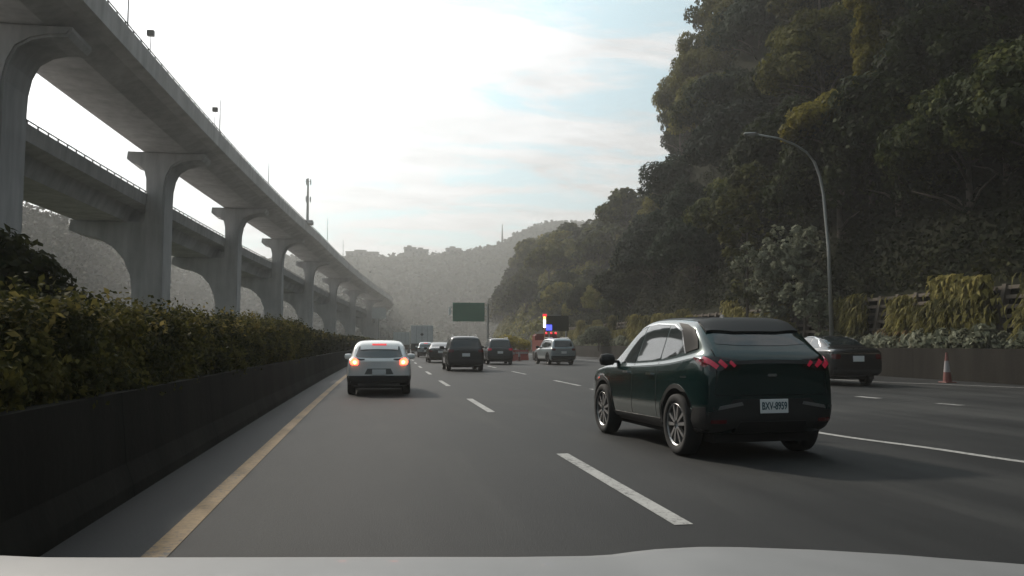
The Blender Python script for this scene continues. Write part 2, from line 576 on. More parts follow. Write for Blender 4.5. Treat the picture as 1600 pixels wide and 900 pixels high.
# far woods: leaf masses all over the hills
nu, nr_ = gp.shape[:2]
n = 120000
ui = 20 + (nu - 50) * rng.random(n); ri = (nr_ - 2) * rng.random(n) ** 0.8
a_ = gp[ui.astype(int), ri.astype(int)]; b_ = gp[ui.astype(int) + 1, ri.astype(int) + 1]
tt = rng.random((n, 1))
Pf = a_ * (1 - tt) + b_ * tt
Pf[:, :2] += rng.normal(0, 1.2, (n, 2)); Pf[:, 2] += rng.random(n) ** 2 * 4.0


# ------------------------------------------------------------------ haze
bm = bmesh.new()
box(bm, -1300, 1300, -500, 2000, -1.2, 190)
mh = bpy.data.materials.new('haze'); mh.use_nodes = True
t = mh.node_tree; t.nodes.clear()
pv = N(t, 'ShaderNodeVolumePrincipled')
pv.inputs['Color'].default_value = (0.93, 0.94, 0.92, 1)
pv.inputs['Density'].default_value = 0.00078
pv.inputs['Anisotropy'].default_value = 0.32
oo = t.nodes.new('ShaderNodeOutputMaterial')
t.links.new(pv.outputs[0], oo.inputs['Volume'])
tag(obj('haze', bm, mh), kind='stuff')

# ------------------------------------------------------------------ viaduct
via = empty('viaduct', (-28, 0, 0))
tag(via, 'double deck grey concrete viaduct on tall single column piers left of the road', 'viaduct')


def vo(o):
    o.parent = via
    o.location = (28, 0, 0)
    return o


def up_dz(Y):
    return float(np.interp(Y, [0, 190, 330, 365, 450], [0, -0.2, -4.6, -5.6, -7.5]))


def lo_dz(Y):
    return float(np.interp(Y, [0, 190, 330, 365, 450], [0.3, -0.2, -3.6, -4.4, -6]))


UP = [(-21.0, 27.4), (-21.28, 27.4), (-21.32, 26.3), (-31.2, 26.3), (-31.24, 27.2), (-31.5, 27.2), (-31.6, 26.0),
      (-29.8, 25.6), (-29.2, 24.45), (-24.3, 24.45), (-22.2, 25.3), (-21.05, 25.55)]
vo(prism_along('roadway_deck', UP, M_conc, -30, 415, 4, c_bridge, up_dz))
LOW = [(-28.9, 19.2), (-29.15, 19.2), (-29.2, 18.2), (-38.9, 18.2), (-38.95, 19.2), (-39.2, 19.2), (-39.3, 17.9),
       (-37.4, 17.5), (-36.8, 15.9), (-31.2, 15.9), (-30.5, 17.5), (-29.0, 17.8)]
vo(prism_along('roadway_deck', LOW, M_conc, -30, 415, 4, c_bridge, lo_dz))
# rails on the parapets
for (a, z, zf) in ((-21.14, 27.4, up_dz), (-29.03, 19.2, lo_dz)):
    bm = bmesh.new()
    for Y in np.arange(-10, 400, 2.0):
        c = c_bridge(Y); zz0 = z + zf(Y)
        box(bm, a + c - .05, a + c + .05, Y - .05, Y + .05, zz0 - 0.02, zz0 + .30)
    tube(bm, [(a + c_bridge(Y), Y, z + zf(Y) + .32) for Y in np.arange(-10, 400, 8.0)], 0.055, 6)
    vo(obj('railing', bm, M_dsteel))


def arc(cx, cz, r, a0, a1, n=7):
    return [(cx + r * math.cos(R(a0 + (a1 - a0) * i / n)), cz + r * math.sin(R(a0 + (a1 - a0) * i / n))) for i in range(n + 1)]


def pier(Y, dzu, dzl, front=4.4):
    c = c_bridge(Y + 2)
    P = [(-27.0, 0), (-27.0, 19.0 + dzu)]
    # right haunch to right tip
    P += [(-26.95, 20.3 + dzu), (-26.7, 21.6 + dzu), (-26.2, 22.7 + dzu), (-25.3, 23.3 + dzu), (-24.2, 23.6 + dzu), (-22.9, 23.7 + dzu), (-22.6, 24.1 + dzu), (-22.6, 24.42 + dzu)]
    P += [(-31.3, 24.42 + dzu), (-31.4, 23.5 + dzu), (-30.9, 23.1 + dzu), (-30.0, 22.8 + dzu), (-29.4, 22.2 + dzu), (-29.15, 21.2 + dzu), (-29.1, 19.5 + dzu)]
    P += [(-29.2, 16.0 + dzl), (-29.4, 15.86 + dzl), (-37.3, 15.86 + dzl), (-37.5, 14.7 + dzl), (-36.6, 14.3 + dzl), (-34.2, 13.7 + dzl), (-32.6, 12.8 + dzl), (-31.4, 11.4 + dzl), (-30.6, 9.4 + dzl), (-30.4, 7.6 + dzl), (-30.4, 0)]
    b = bmesh.new()
    A = [b.verts.new((x + c, Y, z)) for x, z in P]
    B = [b.verts.new((x + c, Y + front, z)) for x, z in P]
    b.faces.new(A); b.faces.new(B[::-1])
    for i in range(len(P)):
        j = (i + 1) % len(P)
        b.faces.new((A[i], B[i], B[j], A[j]))
    bmesh.ops.recalc_face_normals(b, faces=b.faces)
    bmesh.ops.bevel(b, geom=[e for e in b.edges if abs((e.verts[0].co - e.verts[1].co).y) < 0.01], offset=0.18, segments=2, affect='EDGES')
    return vo(obj('pier', b, M_conc))


for i in range(-1, 9):
    Yb = 65.5 + 39 * i - 4.4
    pier(Yb, up_dz(Yb + 2), lo_dz(Yb + 2))

# masts and lamps on the viaduct
def mast(a, Y, h, r, label, kind='thin'):
    c = c_bridge(Y); z = 27.4 + up_dz(Y)
    e = empty('mast', (a + c, Y, z)); tag(e, label, 'mast')
    b = bmesh.new(); tube(b, [(0, 0, -0.02), (0, 0, h)], [r, r * 0.5], 6); obj('pole', b, M_steel, e)
    if kind == 'antenna':
        for hh in (0.55, 0.93):
            b = bmesh.new()
            for k in range(3):
                an = k * 2.1
                box(b, -0.12, 0.12, -0.08, 0.08, h * hh - .7, h * hh + .5, Matrix.Translation((0.55 * math.cos(an), 0.55 * math.sin(an), 0)))
            tube(b, [(-0.6, 0, h * hh), (0.6, 0, h * hh)], 0.06, 5)
            obj('antenna_panel', b, M_signw, e)
        b = bmesh.new(); box(b, -1.2, 1.2, -1.5, 1.5, -0.02, 0.7); obj('base_cabinet', b, M_conc, e)
    if kind == 'lamp':
        b = bmesh.new(); box(b, -0.3, 0.3, -0.2, 0.2, h - .05, h + .45); obj('lamp_head', b, M_dsteel, e)
    return e


mast(-21.14, 68.5, 5.5, .07, 'tall thin mast on the nearest stretch of the upper viaduct parapet')
mast(-21.14, 101.5, 4.2, .07, 'thin mast on the parapet beside the small square lamp')
mast(-21.14, 134, 4.0, .07, 'thin mast on the parapet between the lamp and the antenna tower')
mast(-21.3, 176, 10.0, .32, 'thick antenna tower with two clusters of panels on the upper viaduct', 'antenna')
mast(-21.14, 204, 6.2, .08, 'thin mast just beyond the antenna tower on the viaduct')
mast(-21.14, 232, 5.2, .08, 'thin mast on the far descending stretch of the viaduct')
mast(-21.14, 99, 2.0, .05, 'short post with a small dark lamp on the viaduct parapet', 'lamp')
mast(-21.14, 74.5, 1.7, .05, 'short lamp nearest the camera above the viaduct parapet', 'lamp')
mast(-21.14, 262, 4.2, .09, 'pale mast near the far bend of the viaduct')
mast(-21.14, 292, 3.2, .14, 'dark stubby mast at the far bend of the viaduct', 'lamp')

# ------------------------------------------------------------------ foliage tools
def leaf_quads(P, Nrm, size, elong=1.5, jit=0.6, droop=0.0):
    """P: n x 3 centres; Nrm: n x 3 facing; returns verts, faces arrays."""
    n = len(P)
    nr = Nrm + rng.normal(0, jit, (n, 3))
    nr /= np.linalg.norm(nr, axis=1)[:, None] + 1e-9
    rd = rng.normal(0, 1, (n, 3))
    if droop: rd[:, 2] = rd[:, 2] * 0.3 - droop
    u = rd - (rd * nr).sum(1)[:, None] * nr
    u /= np.linalg.norm(u, axis=1)[:, None] + 1e-9
    w = np.cross(nr, u)
    s = (size * rng.uniform(0.6, 1.35, n))[:, None]
    a = P - u * s * elong / 2; b = P + w * s / 2 + nr * s * 0.12; c = P + u * s * elong / 2; d = P - w * s / 2 + nr * s * 0.12
    V = np.stack([a, b, c, d], 1).reshape(-1, 3)
    return V


def mesh_quads(name, V, m, extra=None):
    n = len(V) // 4
    me = bpy.data.meshes.new(name)
    me.vertices.add(len(V)); me.vertices.foreach_set('co', V.astype(np.float32).ravel())
    me.loops.add(n * 4); me.loops.foreach_set('vertex_index', np.arange(n * 4, dtype=np.int32))
    me.polygons.add(n); me.polygons.foreach_set('loop_start', np.arange(0, n * 4, 4, dtype=np.int32))
    try:
        me.polygons.foreach_set('loop_total', np.full(n, 4, dtype=np.int32))
    except Exception:
        pass
    me.update(calc_edges=True)
    me.materials.append(m)
    return me


def sph(n):
    d = rng.normal(0, 1, (n, 3)); d /= np.linalg.norm(d, axis=1)[:, None]
    return d


def crown_points(nc, npc, rx, rz, rc, top_bias=0.2, drape=0.0):
    """clumps on a lumpy ellipsoid; leaves on the shells of the clumps."""
    Ps = []; Ns = []
    for i in range(nc):
        d = sph(1)[0]; d[2] = abs(d[2]) * 1.1 - 0.45 + top_bias * 0.3
        k = rng.uniform(0.45, 1.0) ** 0.6
        cpos = np.array([d[0] * rx * k, d[1] * rx * k, d[2] * rz * k])
        r = rc * rng.uniform(0.6, 1.3)
        n = int(npc * (r / rc) ** 2)
        q = sph(n)
        rr = r * rng.uniform(0.72, 1.08, n)[:, None]
        p = cpos + q * rr * np.array([1.1, 1.1, 0.75])
        if drape:
            dr = rng.random(n) < 0.35
            p[dr, 2] -= rng.uniform(0, drape, dr.sum())
        Ps.append(p); Ns.append(q * 0.8 + d * 0.5 + np.array([0, 0, 0.25]))
    return np.concatenate(Ps), np.concatenate(Ns)


def trunk_mesh(h, r, limbs, spread, seg=7, thin=1.0):
    b = bmesh.new()
    lean = random.uniform(-.4, .4)
    tube(b, [(0, 0, -1.2), (0, 0, 0), (lean * .4, .1, h * .35), (lean, 0, h * .7), (lean * 1.2, .1, h)], [r * 1.35, r * 1.1, r * .85, r * .6, r * .3], seg)
    for k in range(limbs):
        an = k * 2.4 + random.random(); z0 = h * random.uniform(.35, .8)
        L = spread * random.uniform(.6, 1)
        tube(b, [(lean * z0 / h, 0, z0), (math.cos(an) * L * .45, math.sin(an) * L * .45, z0 + L * .35), (math.cos(an) * L, math.sin(an) * L, z0 + L * .55)],
             [r * .45, r * .28, r * .08], 5)
    me = bpy.data.meshes.new('trunk'); b.to_mesh(me); b.free(); me.materials.append(M_bark)
    for p in me.polygons: p.use_smooth = True
    return me


def tree_kind(h, rx, rz, nc, npc, rc, leaf, m, drape=0.0, tr=0.25, crown_z=None):
    P, Nn = crown_points(nc, npc, rx, rz, rc, drape=drape)
    P[:, 2] += crown_z if crown_z is not None else h
    V = leaf_quads(P, Nn, leaf, 1.5, 0.55)
    return trunk_mesh(h, tr, 7, rx * .85), mesh_quads('crown', V, m)


K = {}
K['dark'] = tree_kind(6.5, 4.3, 4.0, 46, 300, 1.25, 0.27, M_leafA)
K['dark2'] = tree_kind(7.5, 3.8, 5.0, 44, 300, 1.15, 0.27, M_leafA, drape=1.5)
K['olive'] = tree_kind(7.0, 4.0, 4.2, 50, 240, 1.05, 0.25, M_leafB)
K['blue'] = tree_kind(6.0, 4.6, 4.2, 46, 320, 1.35, 0.27, M_leafC)
K['drape'] = tree_kind(8.5, 3.4, 5.5, 46, 300, 1.0, 0.24, M_leafB, drape=3.0)
K['wispy'] = tree_kind(8.5, 4.0, 3.4, 34, 170, 0.8, 0.22, M_leafB, tr=0.2)
K['yellow'] = tree_kind(4.0, 3.3, 2.0, 42, 260, 0.75, 0.24, M_leafY)
K['fardark'] = tree_kind(7.0, 5.2, 4.6, 30, 110, 1.6, 0.62, M_leafA)
K['farolive'] = tree_kind(7.0, 5.0, 4.4, 30, 110, 1.5, 0.6, M_leafB)


def tree(kind, name, loc, s, label, group, rz=None, cat='tree', sz=None):
    e = empty(name, loc, random.uniform(0, 6.28) if rz is None else rz)
    e.scale = (s, s, sz or s)
    tag(e, label, cat, group)
    obj('trunk', K[kind][0], M_bark, e)
    obj('crown', K[kind][1], M_leafA, e)
    return e


LBL = {
    'dark': ('dense dark green broadleaf tree in the near forest on the steep hillside', 'dark broadleaf trees on the near hillside'),
    'dark2': ('tall dark green tree with hanging foliage on the steep near hillside', 'tall dark hanging trees on the near hillside'),
    'olive': ('olive green broadleaf tree among darker trees on the near hillside', 'olive broadleaf trees on the near hillside'),
    'blue': ('bluish dark green round crowned tree on the near hillside', 'bluish dark trees on the near hillside'),
    'drape': ('tall olive tree draped with creepers on the near hillside', 'creeper draped trees on the near hillside'),
    'wispy': ('loose open crowned tree standing out against the sky on the hill edge', 'open crowned trees along the skyline'),
    'fardark': ('dark green tree in the hazy forest where the hillside curves away', 'dark trees on the far hillside'),
    'farolive': ('olive green tree in the hazy forest where the hillside curves away', 'olive trees on the far hillside'),
}


USED = {}
LOOK = {'dark': 'dense dark broadleaf tree', 'dark2': 'dark tree with hanging foliage', 'olive': 'olive green broadleaf tree', 'blue': 'bluish dark round crowned tree',
        'drape': 'olive creeper draped tree', 'wispy': 'loose open crowned tree', 'fardark': 'hazy dark green tree', 'farolive': 'hazy olive green tree'}


def where(s, Y):
    a = 23.2 + s + c_of(Y); u = a / Y
    row = 'at the foot of the slope' if s < 6.5 else 'low on the slope' if s < 12.5 else 'halfway up the slope' if s < 18.5 else 'high on the slope' if s < 24.5 else 'on the crest'
    col = ('at the far right edge' if u > .88 else 'above the traffic cone' if u > .76 else 'right of the lamp post' if u > .64 else 'behind the lamp post' if u > .56
           else 'under the lamp head' if u > .50 else 'above the green coupe' if u > .42 else 'left of the coupe' if u > .34 else 'above the silver SUV' if u > .24
           else 'above the grey green van' if u > .19 else 'beyond the green sign')
    return row + ', ' + col


def plant(kind, s, Y, sc, sink=0.5, szz=None):
    a = 23.2 + s + c_of(Y)
    look = LOOK[kind]
    size = 'small ' if sc < .8 else 'large ' if sc > 1.02 else ''
    lab = size + look + ' ' + where(s, Y)
    USED[lab] = USED.get(lab, 0) + 1
    tree(kind, {'dark': 'broadleaf_tree', 'dark2': 'hanging_tree', 'olive': 'olive_tree', 'blue': 'round_tree', 'drape': 'creeper_tree', 'wispy': 'open_tree',
                'fardark': 'forest_tree', 'farolive': 'forest_tree'}[kind], (a, Y, hill_z(s, Y) - sink), sc, lab, LBL[kind][1], sz=szz)


near_kinds = ['dark', 'dark', 'dark2', 'olive', 'blue', 'drape']
for row, s0 in enumerate((4.0, 9.5, 15.5, 21.5, 27.5)):
    Y = 14 + row * 3.0 + (0 if row < 2 else 6)
    while Y < 128:
        s = s0 + random.uniform(-1.5, 1.5)
        k = random.choice(near_kinds)
        if Y < 48 and s0 < 16: k = random.choice(['dark', 'dark2', 'blue', 'dark'])  # dark kinds put the near slope's shade into leaf colour
        if Y > 78 and s0 > 12: k = random.choice(['olive', 'drape', 'olive', 'dark'])  # lighter olive kinds paint the sunlit flank by leaf colour
        if 56 < Y < 90 and s0 < 12: k = random.choice(['blue', 'blue', 'dark'])
        if row == 4: k = random.choice(['wispy', 'olive', 'drape', 'dark'])
        plant(k, s, Y + random.uniform(-1.5, 1.5), random.uniform(0.78, 1.15) * (0.8 if row == 0 else 1.0) * (0.72 if s < recess(Y) + 1 else 1.0), 1.8)
        Y += random.uniform(6.0, 8.0)
for (s, Y, sc) in ((25, 124, 1.2), (28, 128, 1.2), (22, 110, 1.2), (25, 118, 1.3), (28, 120, 1.2), (19, 100, 1.1), (20.5, 104, 1.15)):
    plant('wispy', s, Y, sc)
for (s, Y, sc, szz) in ((17, 106, 1.0, 1.6), (20, 112, 1.15, 1.7), (18, 99, 1.0, 1.5), (23, 106, 1.1, 1.6), (15.5, 95, .9, 1.35), (24, 116, 1.2, 1.5)):
    plant('wispy', s, Y, sc, szz=szz)
for row, s0 in enumerate((5.0, 12.0, 19.0, 27.0)):
    Y = 134 + row * 4
    while Y < 430:
        k = random.choice(['fardark', 'fardark', 'farolive'])
        if 150 < Y < 260 and row < 2: k = random.choice(['farolive', 'fardark'])
        plant(k, s0 + random.uniform(-2, 2), Y + random.uniform(-2, 2), random.uniform(0.6, 1.0) * (0.9 + Y / 900), 1.5)
        Y += random.uniform(9, 12.5) * (1 + max(0, Y - 200) / 500)

for (k_, s_, Y_, c_) in (('dark2', 3.4, 22.5, .95), ('dark', 3.2, 27.5, .8), ('dark', 2.9, 31.5, .8), ('dark2', 3.4, 37, .85), ('dark2', 9, 24, 1.0)):
    plant(k_, s_, Y_, c_, 1.8)

# yellow-green tree and creeper tower, sunlight put into their leaf colour
Yt = 64.0
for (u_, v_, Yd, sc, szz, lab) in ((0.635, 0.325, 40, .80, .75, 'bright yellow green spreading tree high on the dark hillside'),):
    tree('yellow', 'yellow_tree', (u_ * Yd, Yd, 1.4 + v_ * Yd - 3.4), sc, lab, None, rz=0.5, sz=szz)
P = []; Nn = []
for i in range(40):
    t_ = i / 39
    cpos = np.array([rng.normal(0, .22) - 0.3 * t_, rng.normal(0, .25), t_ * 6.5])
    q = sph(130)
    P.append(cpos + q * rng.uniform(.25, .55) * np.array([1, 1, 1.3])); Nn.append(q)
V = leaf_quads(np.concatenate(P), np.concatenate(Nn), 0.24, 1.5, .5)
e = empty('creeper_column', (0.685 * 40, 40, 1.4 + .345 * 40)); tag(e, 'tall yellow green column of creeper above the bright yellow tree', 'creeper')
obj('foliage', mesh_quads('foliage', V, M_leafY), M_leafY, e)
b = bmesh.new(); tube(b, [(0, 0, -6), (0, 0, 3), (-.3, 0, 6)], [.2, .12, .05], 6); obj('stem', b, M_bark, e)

# pale broad-leaf climbers lit beside the lamp post
def climber(name, u0, Yd, v_top, v_bot, n, leaf, m, label, wid=0.5, group=None):
    P = []; Nn = []
    h = (v_top - v_bot) * Yd
    for i in range(n):
        t_ = rng.random() ** 0.9
        cpos = np.array([rng.normal(0, wid) + math.sin(t_ * 7) * .5, rng.normal(0, .35), t_ * h])
        q = sph(26)
        P.append(cpos + q * rng.uniform(.15, .42)); Nn.append(q * .5 + np.array([-.3, -.5, .5]))
    V = leaf_quads(np.concatenate(P), np.concatenate(Nn), leaf, 1.6, .5, droop=.6)
    e = empty(name, (u0 * Yd, Yd, 1.4 + v_bot * Yd)); tag(e, label, 'climber', group)
    obj('foliage', mesh_quads('foliage', V, m), m, e)
    b = bmesh.new(); tube(b, [(0, 0, -1.0), (.1, 0, h * .5), (.3, 0, h)], [.09, .07, .03], 5); obj('stem', b, M_bark, e)


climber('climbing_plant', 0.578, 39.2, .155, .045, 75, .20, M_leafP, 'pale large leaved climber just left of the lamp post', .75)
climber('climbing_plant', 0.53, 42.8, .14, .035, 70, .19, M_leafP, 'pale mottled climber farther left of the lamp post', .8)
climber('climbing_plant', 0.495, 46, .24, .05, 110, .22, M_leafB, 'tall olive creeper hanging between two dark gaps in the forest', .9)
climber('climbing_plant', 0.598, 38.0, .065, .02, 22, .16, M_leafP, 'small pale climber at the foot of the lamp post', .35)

me = mesh_quads('far_woods', leaf_quads(Pf, np.tile(np.array([0, -.6, .8]), (len(Pf), 1)), 3.6 * Pf[:, 1] / 760, 1.2, .8), M_farwood)
tag(obj('far_woods', me, M_farwood), kind='stuff')
# undergrowth on the hillside: stuff
n = 200000
sv = 0.98 + 32 * rng.random(n) ** 1.3; Yv = 16 + 116 * rng.random(n) ** 1.3
pos = np.empty((n, 3)); nrm = np.tile(np.array([-.75, -.2, .6]), (n, 1))
for i in range(n):
    pos[i] = (23.2 + sv[i] + c_of(Yv[i]), Yv[i], hill_z(sv[i], Yv[i]) + rng.random() ** 2 * 1.3)
me = mesh_quads('undergrowth', leaf_quads(pos, nrm, 0.16, 1.6, .7), M_under)
tag(obj('undergrowth', me, M_under), kind='stuff')
n = 60000
sv = rng.uniform(0.4, 50, n); Yv = 135 + 320 * rng.random(n)
pos = np.empty((n, 3)); nrm = np.tile(np.array([-.75, -.2, .6]), (n, 1))
for i in range(n):
    pos[i] = (23.2 + sv[i] + c_of(Yv[i]), Yv[i], hill_z(sv[i], Yv[i]) + rng.random() ** 2 * 1.5)
me = mesh_quads('undergrowth', leaf_quads(pos, nrm, .8, 1.4, .6), M_leafB)
tag(obj('undergrowth', me, M_leafB), kind='stuff')

# ------------------------------------------------------------------ crib wall with hanging plants
crib = empty('crib_wall', (23.2, 12, 0)); tag(crib, 'tall weathered concrete crib retaining wall of ladder like frames behind the low wall', 'retaining wall')


def crib_xy(Y, z):
    return 23.05 + 0.9 * z / 3.7 + c_of(Y)


b = bmesh.new()
for k in range(10):
    z = 0.25 + k * 0.37
    tubeY = np.arange(12, 112, 4.0)
    prev = None
    for Y in tubeY:
        x = crib_xy(Y, z) - .06
        cur = [b.verts.new((x - 23.2 + dx, Y - 12, z + dz)) for dx, dz in ((-.09, -.07), (.12, -.07), (.12, .07), (-.09, .07))]
        if prev:
            for i in range(4):
                j = (i + 1) % 4; b.faces.new((prev[i], prev[j], cur[j], cur[i]))
        prev = cur
bmesh.ops.recalc_face_normals(b, faces=b.faces)
obj('rail', b, M_crib, crib)
b0 = bmesh.new()
box(b0, -.16, .1, -.10, .10, 0, 3.72)
for vv in b0.verts: vv.co.x += 0.9 * vv.co.z / 3.7
pm = bpy.data.meshes.new('post'); b0.to_mesh(pm); b0.free(); pm.materials.append(M_crib)
for Y in np.arange(12.6, 111, 1.3):
    obj('post', pm, M_crib, crib, loc=(crib_xy(Y, 0) - 23.2 - .06, Y - 12, 0))


def grass_mesh(n, w, h, m, leaf=.05, L=.75):
    P = []; Nn = []
    P = np.stack([np.clip(rng.normal(0, .2, n), -.34, .4), rng.normal(0, w, n), rng.random(n) * h], 1)
    P[:, 0] -= .1 * (1 - P[:, 2] / h)
    Nn = np.tile(np.array([-1.0, -.3, .3]), (n, 1))
    nr = Nn + rng.normal(0, .5, (n, 3)); nr /= np.linalg.norm(nr, axis=1)[:, None]
    rd = np.stack([rng.normal(-.3, .3, n), rng.normal(0, .28, n), np.full(n, -1.0)], 1)
    rd /= np.linalg.norm(rd, axis=1)[:, None]
    w_ = np.cross(nr, rd); w_ /= np.linalg.norm(w_, axis=1)[:, None]
    ln = (L * rng.uniform(.4, 1.1, n))[:, None]; s = (leaf * rng.uniform(.6, 1.6, n))[:, None]
    a = P + np.array([0, 0, .35]); bb = a + rd * ln * .4 + w_ * s + np.array([-.08, 0, .05]); c = a + rd * ln; d = a + rd * ln * .4 - w_ * s + np.array([-.08, 0, .05])
    return mesh_quads('blades', np.stack([a, bb, c, d], 1).reshape(-1, 3), m)


GM = [grass_mesh(1500, .55, 3.1, M_grass), grass_mesh(1100, .42, 2.4, M_grass, .06, .6), grass_mesh(1000, .5, 1.9, M_grassb, .05, .6), grass_mesh(1300, .36, 3.4, M_grass, .045, .9)]
gl = [('tall yellow green tuft of grass hanging down the crib wall', 'tall grass tufts hanging on the crib wall'),
      ('yellow green grass tuft growing out of the crib wall', 'grass tufts growing out of the crib wall'),
      ('low dry brown grass tuft on the crib wall', 'dry grass tufts on the crib wall'),
      ('narrow tall curtain of yellow green grass on the crib wall', 'narrow grass curtains on the crib wall')]
Y = 20.0
while Y < 118:
    # keep two windows where the bare concrete frames show
    g = random.randrange(4)
    bare = (24.6 < Y < 27.2) or (37.8 < Y < 42.2) or (33.0 < Y < 35.2)
    if bare and random.random() < .92:
        Y += .9; continue
    z = random.uniform(.1, .6) if g != 1 else random.uniform(.3, 1.4)
    sc = random.uniform(.5, 1.12)
    if 29 < Y < 38: sc = max(sc, .72); z += .2
    o = obj('grass_tuft', GM[g], M_grass, loc=(crib_xy(Y, z) - .12, Y, z)); o.scale = (1, 1, sc)
    u_ = crib_xy(Y, 1) / Y
    tag(o, gl[g][0] + (', beside the right picture edge' if u_ > .86 else ', above the traffic cone' if u_ > .75 else ', above the black sedan' if u_ > .64 else ', by the street lamp foot' if u_ > .56
        else ', behind the coupe roof' if u_ > .44 else ', right of the silver SUV'), 'grass', gl[g][1])
    Y += (random.uniform(.30, .95) + (.35 if 30 < Y < 39 else 0)) * (1 + max(0, Y - 45) / 50)

# pale leafy plants in a row behind the low wall
PM = []
for k in range(3):
    q = sph(330); P = q * np.array([.45, .6, .42]) * rng.uniform(.5, 1.1, 330)[:, None] + np.array([0, 0, .35])
    PM.append(mesh_quads('leaves', leaf_quads(P, q * .6 + np.array([-.2, -.3, .6]), .16 + .03 * k, 1.5, .5), M_leafP))
Y = 19.0; k = 0
while Y < 110:
    o = obj('leafy_plant', PM[k % 3], M_leafP, loc=(22.50 + c_of(Y) + random.uniform(-.06, .15), Y, random.uniform(1.0, 1.3)))
    o.rotation_euler.z = random.choice([0, 3.14]); s = random.uniform(.7, 1.15); o.scale = (s * .8, s, s * random.uniform(.8, 1.3))
    u_ = o.location.x / Y
    tag(o, 'pale grey green leafy plant behind the low wall' + (' near the right picture edge' if u_ > .84 else ' right of the traffic cone' if u_ > .79 else ' just left of the traffic cone' if u_ > .70 else ' right of the black sedan' if u_ > .63
        else ' behind the black sedan' if u_ > .55 else ' hidden by the coupe roof' if u_ > .42 else ' between coupe and silver SUV' if u_ > .27 else ' beyond the silver SUV'), 'plant', 'pale leafy plants behind the low wall')
    Y += random.uniform(.5, 1.0) * (1 + max(0, Y - 40) / 60); k += 1
strip('planter_soil', 22.26, 23.3, 0.62, M_soil, -20, 260, kind='structure')

# ------------------------------------------------------------------ hedges in the median
def hedge(name, Y0, Y1, h0, h1, n, leaf, label, x0=-4.5, x1=-2.75):
    e = empty(name, ((x0 + x1) / 2 + c_of(Y0), Y0, .55)); tag(e, label, 'hedge')
    ox, oy = (x0 + x1) / 2 + c_of(Y0), Y0
    Yv = Y0 + (Y1 - Y0) * rng.random(n) ** 1.6
    Q = np.empty((n, 3)); Nn = np.empty((n, 3))
    for i in range(n):
        y = Yv[i]
        top = h0 + (h1 - h0) * (y - Y0) / (Y1 - Y0)
        top += 0.26 * noise.noise(Vector((y * .7, 0, 3))) + .18 * noise.noise(Vector((y * 2.6, 5, 3)))
        face = .14 * noise.noise(Vector((y * 1.1, 2, 8)))
        r = rng.random()
        if r < .55:     # road side face
            z = .84 + (top - .84) * rng.random()
            x = x1 + face + .16 * noise.noise(Vector((y * 1.7, z * 1.9, 0))) + rng.normal(0, .07) - .25 * max(0, (z - top + .35)) / .35
            Nn[i] = (1, -.2, .4)
        else:
            x = rng.uniform(x0, x1 - .05)
            z = top + .15 * noise.noise(Vector((x * 2, y * 2, 0))) + rng.normal(0, .04) + (rng.random() ** 9) * .26
            Nn[i] = (0, -.2, 1)
        Q[i] = (x + c_of(y) - ox, y - oy, z - .55)
    obj('foliage', mesh_quads('foliage', leaf_quads(Q, Nn, leaf, 1.6, .75), M_hedge), M_hedge, e)
    # golden new shoots along the top
    m_ = n // 11
    ys = Y0 + (Y1 - Y0) * rng.random(m_) ** 1.4
    Q2 = np.empty((m_, 3)); k = 0
    while k < m_:
        y = ys[k]; x = rng.uniform(x0 + .3, x1 + .02); L_ = rng.uniform(.05, .24) * (0.4 + noise.noise(Vector((y * .8, x, 5))) + .5)
        top = h0 + (h1 - h0) * (y - Y0) / (Y1 - Y0) + 0.26 * noise.noise(Vector((y * .7, 0, 3))) + .18 * noise.noise(Vector((y * 2.6, 5, 3)))
        for q in range(min(7, m_ - k)):
            Q2[k] = (x + c_of(y) - ox + rng.normal(0, .02), y - oy + rng.normal(0, .02), top - .62 + L_ * q / 5); k += 1
    obj('young_shoots', mesh_quads('young_shoots', leaf_quads(Q2, np.tile(np.array([.3, -.3, 1.0]), (m_, 1)), leaf * 1.05, 1.9, .7), M_shoot), M_shoot, e)
    b = bmesh.new()
    for y in np.arange(Y0 + .4, Y1, 1.3):
        for k in range(3):
            tube(b, [(x0 + .8 + c_of(y) - ox, y - oy, -.03), (x0 + .5 + .4 * k + c_of(y) - ox, y - oy + random.uniform(-.3, .3), min(h0, h1) - .75)], [.035, .015], 5)
    obj('stem', b, M_bark, e)
    # solid dark core, the hedge's inner shade put into its colour
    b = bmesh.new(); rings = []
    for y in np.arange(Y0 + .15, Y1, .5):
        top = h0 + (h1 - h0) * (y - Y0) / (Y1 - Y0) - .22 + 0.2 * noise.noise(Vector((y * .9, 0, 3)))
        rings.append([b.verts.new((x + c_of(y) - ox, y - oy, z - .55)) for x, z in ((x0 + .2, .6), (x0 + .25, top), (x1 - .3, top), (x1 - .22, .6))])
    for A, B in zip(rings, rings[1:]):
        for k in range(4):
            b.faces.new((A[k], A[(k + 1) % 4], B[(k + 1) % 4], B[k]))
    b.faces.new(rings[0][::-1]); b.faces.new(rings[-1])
    obj('dark_core', b, M_soil, e)


hedge('hedge', 3.2, 31.5, 1.50, 2.02, 150000, .040, 'long clipped dark green hedge on the median nearest the camera', x1=-2.52)
hedge('hedge', 34.5, 78, 1.72, 1.80, 50000, .10, 'farther median hedge beyond the gap, level with the white car')
hedge('hedge', 84, 210, 1.8, 1.9, 20000, .3, 'distant low hedge fading along the median under the viaduct')

mk = empty('median_marker', (-2.95, 33.0, .55)); tag(mk, 'small pale marker plate standing in the gap between the two hedges', 'marker')
b = bmesh.new(); box(b, -.03, .03, -.03, .03, -.02, .95); obj('post', b, M_steel, mk)
b = bmesh.new(); box(b, -.32, .32, -.05, -.031, .86, 1.02); obj('plate', b, M_signw, mk)

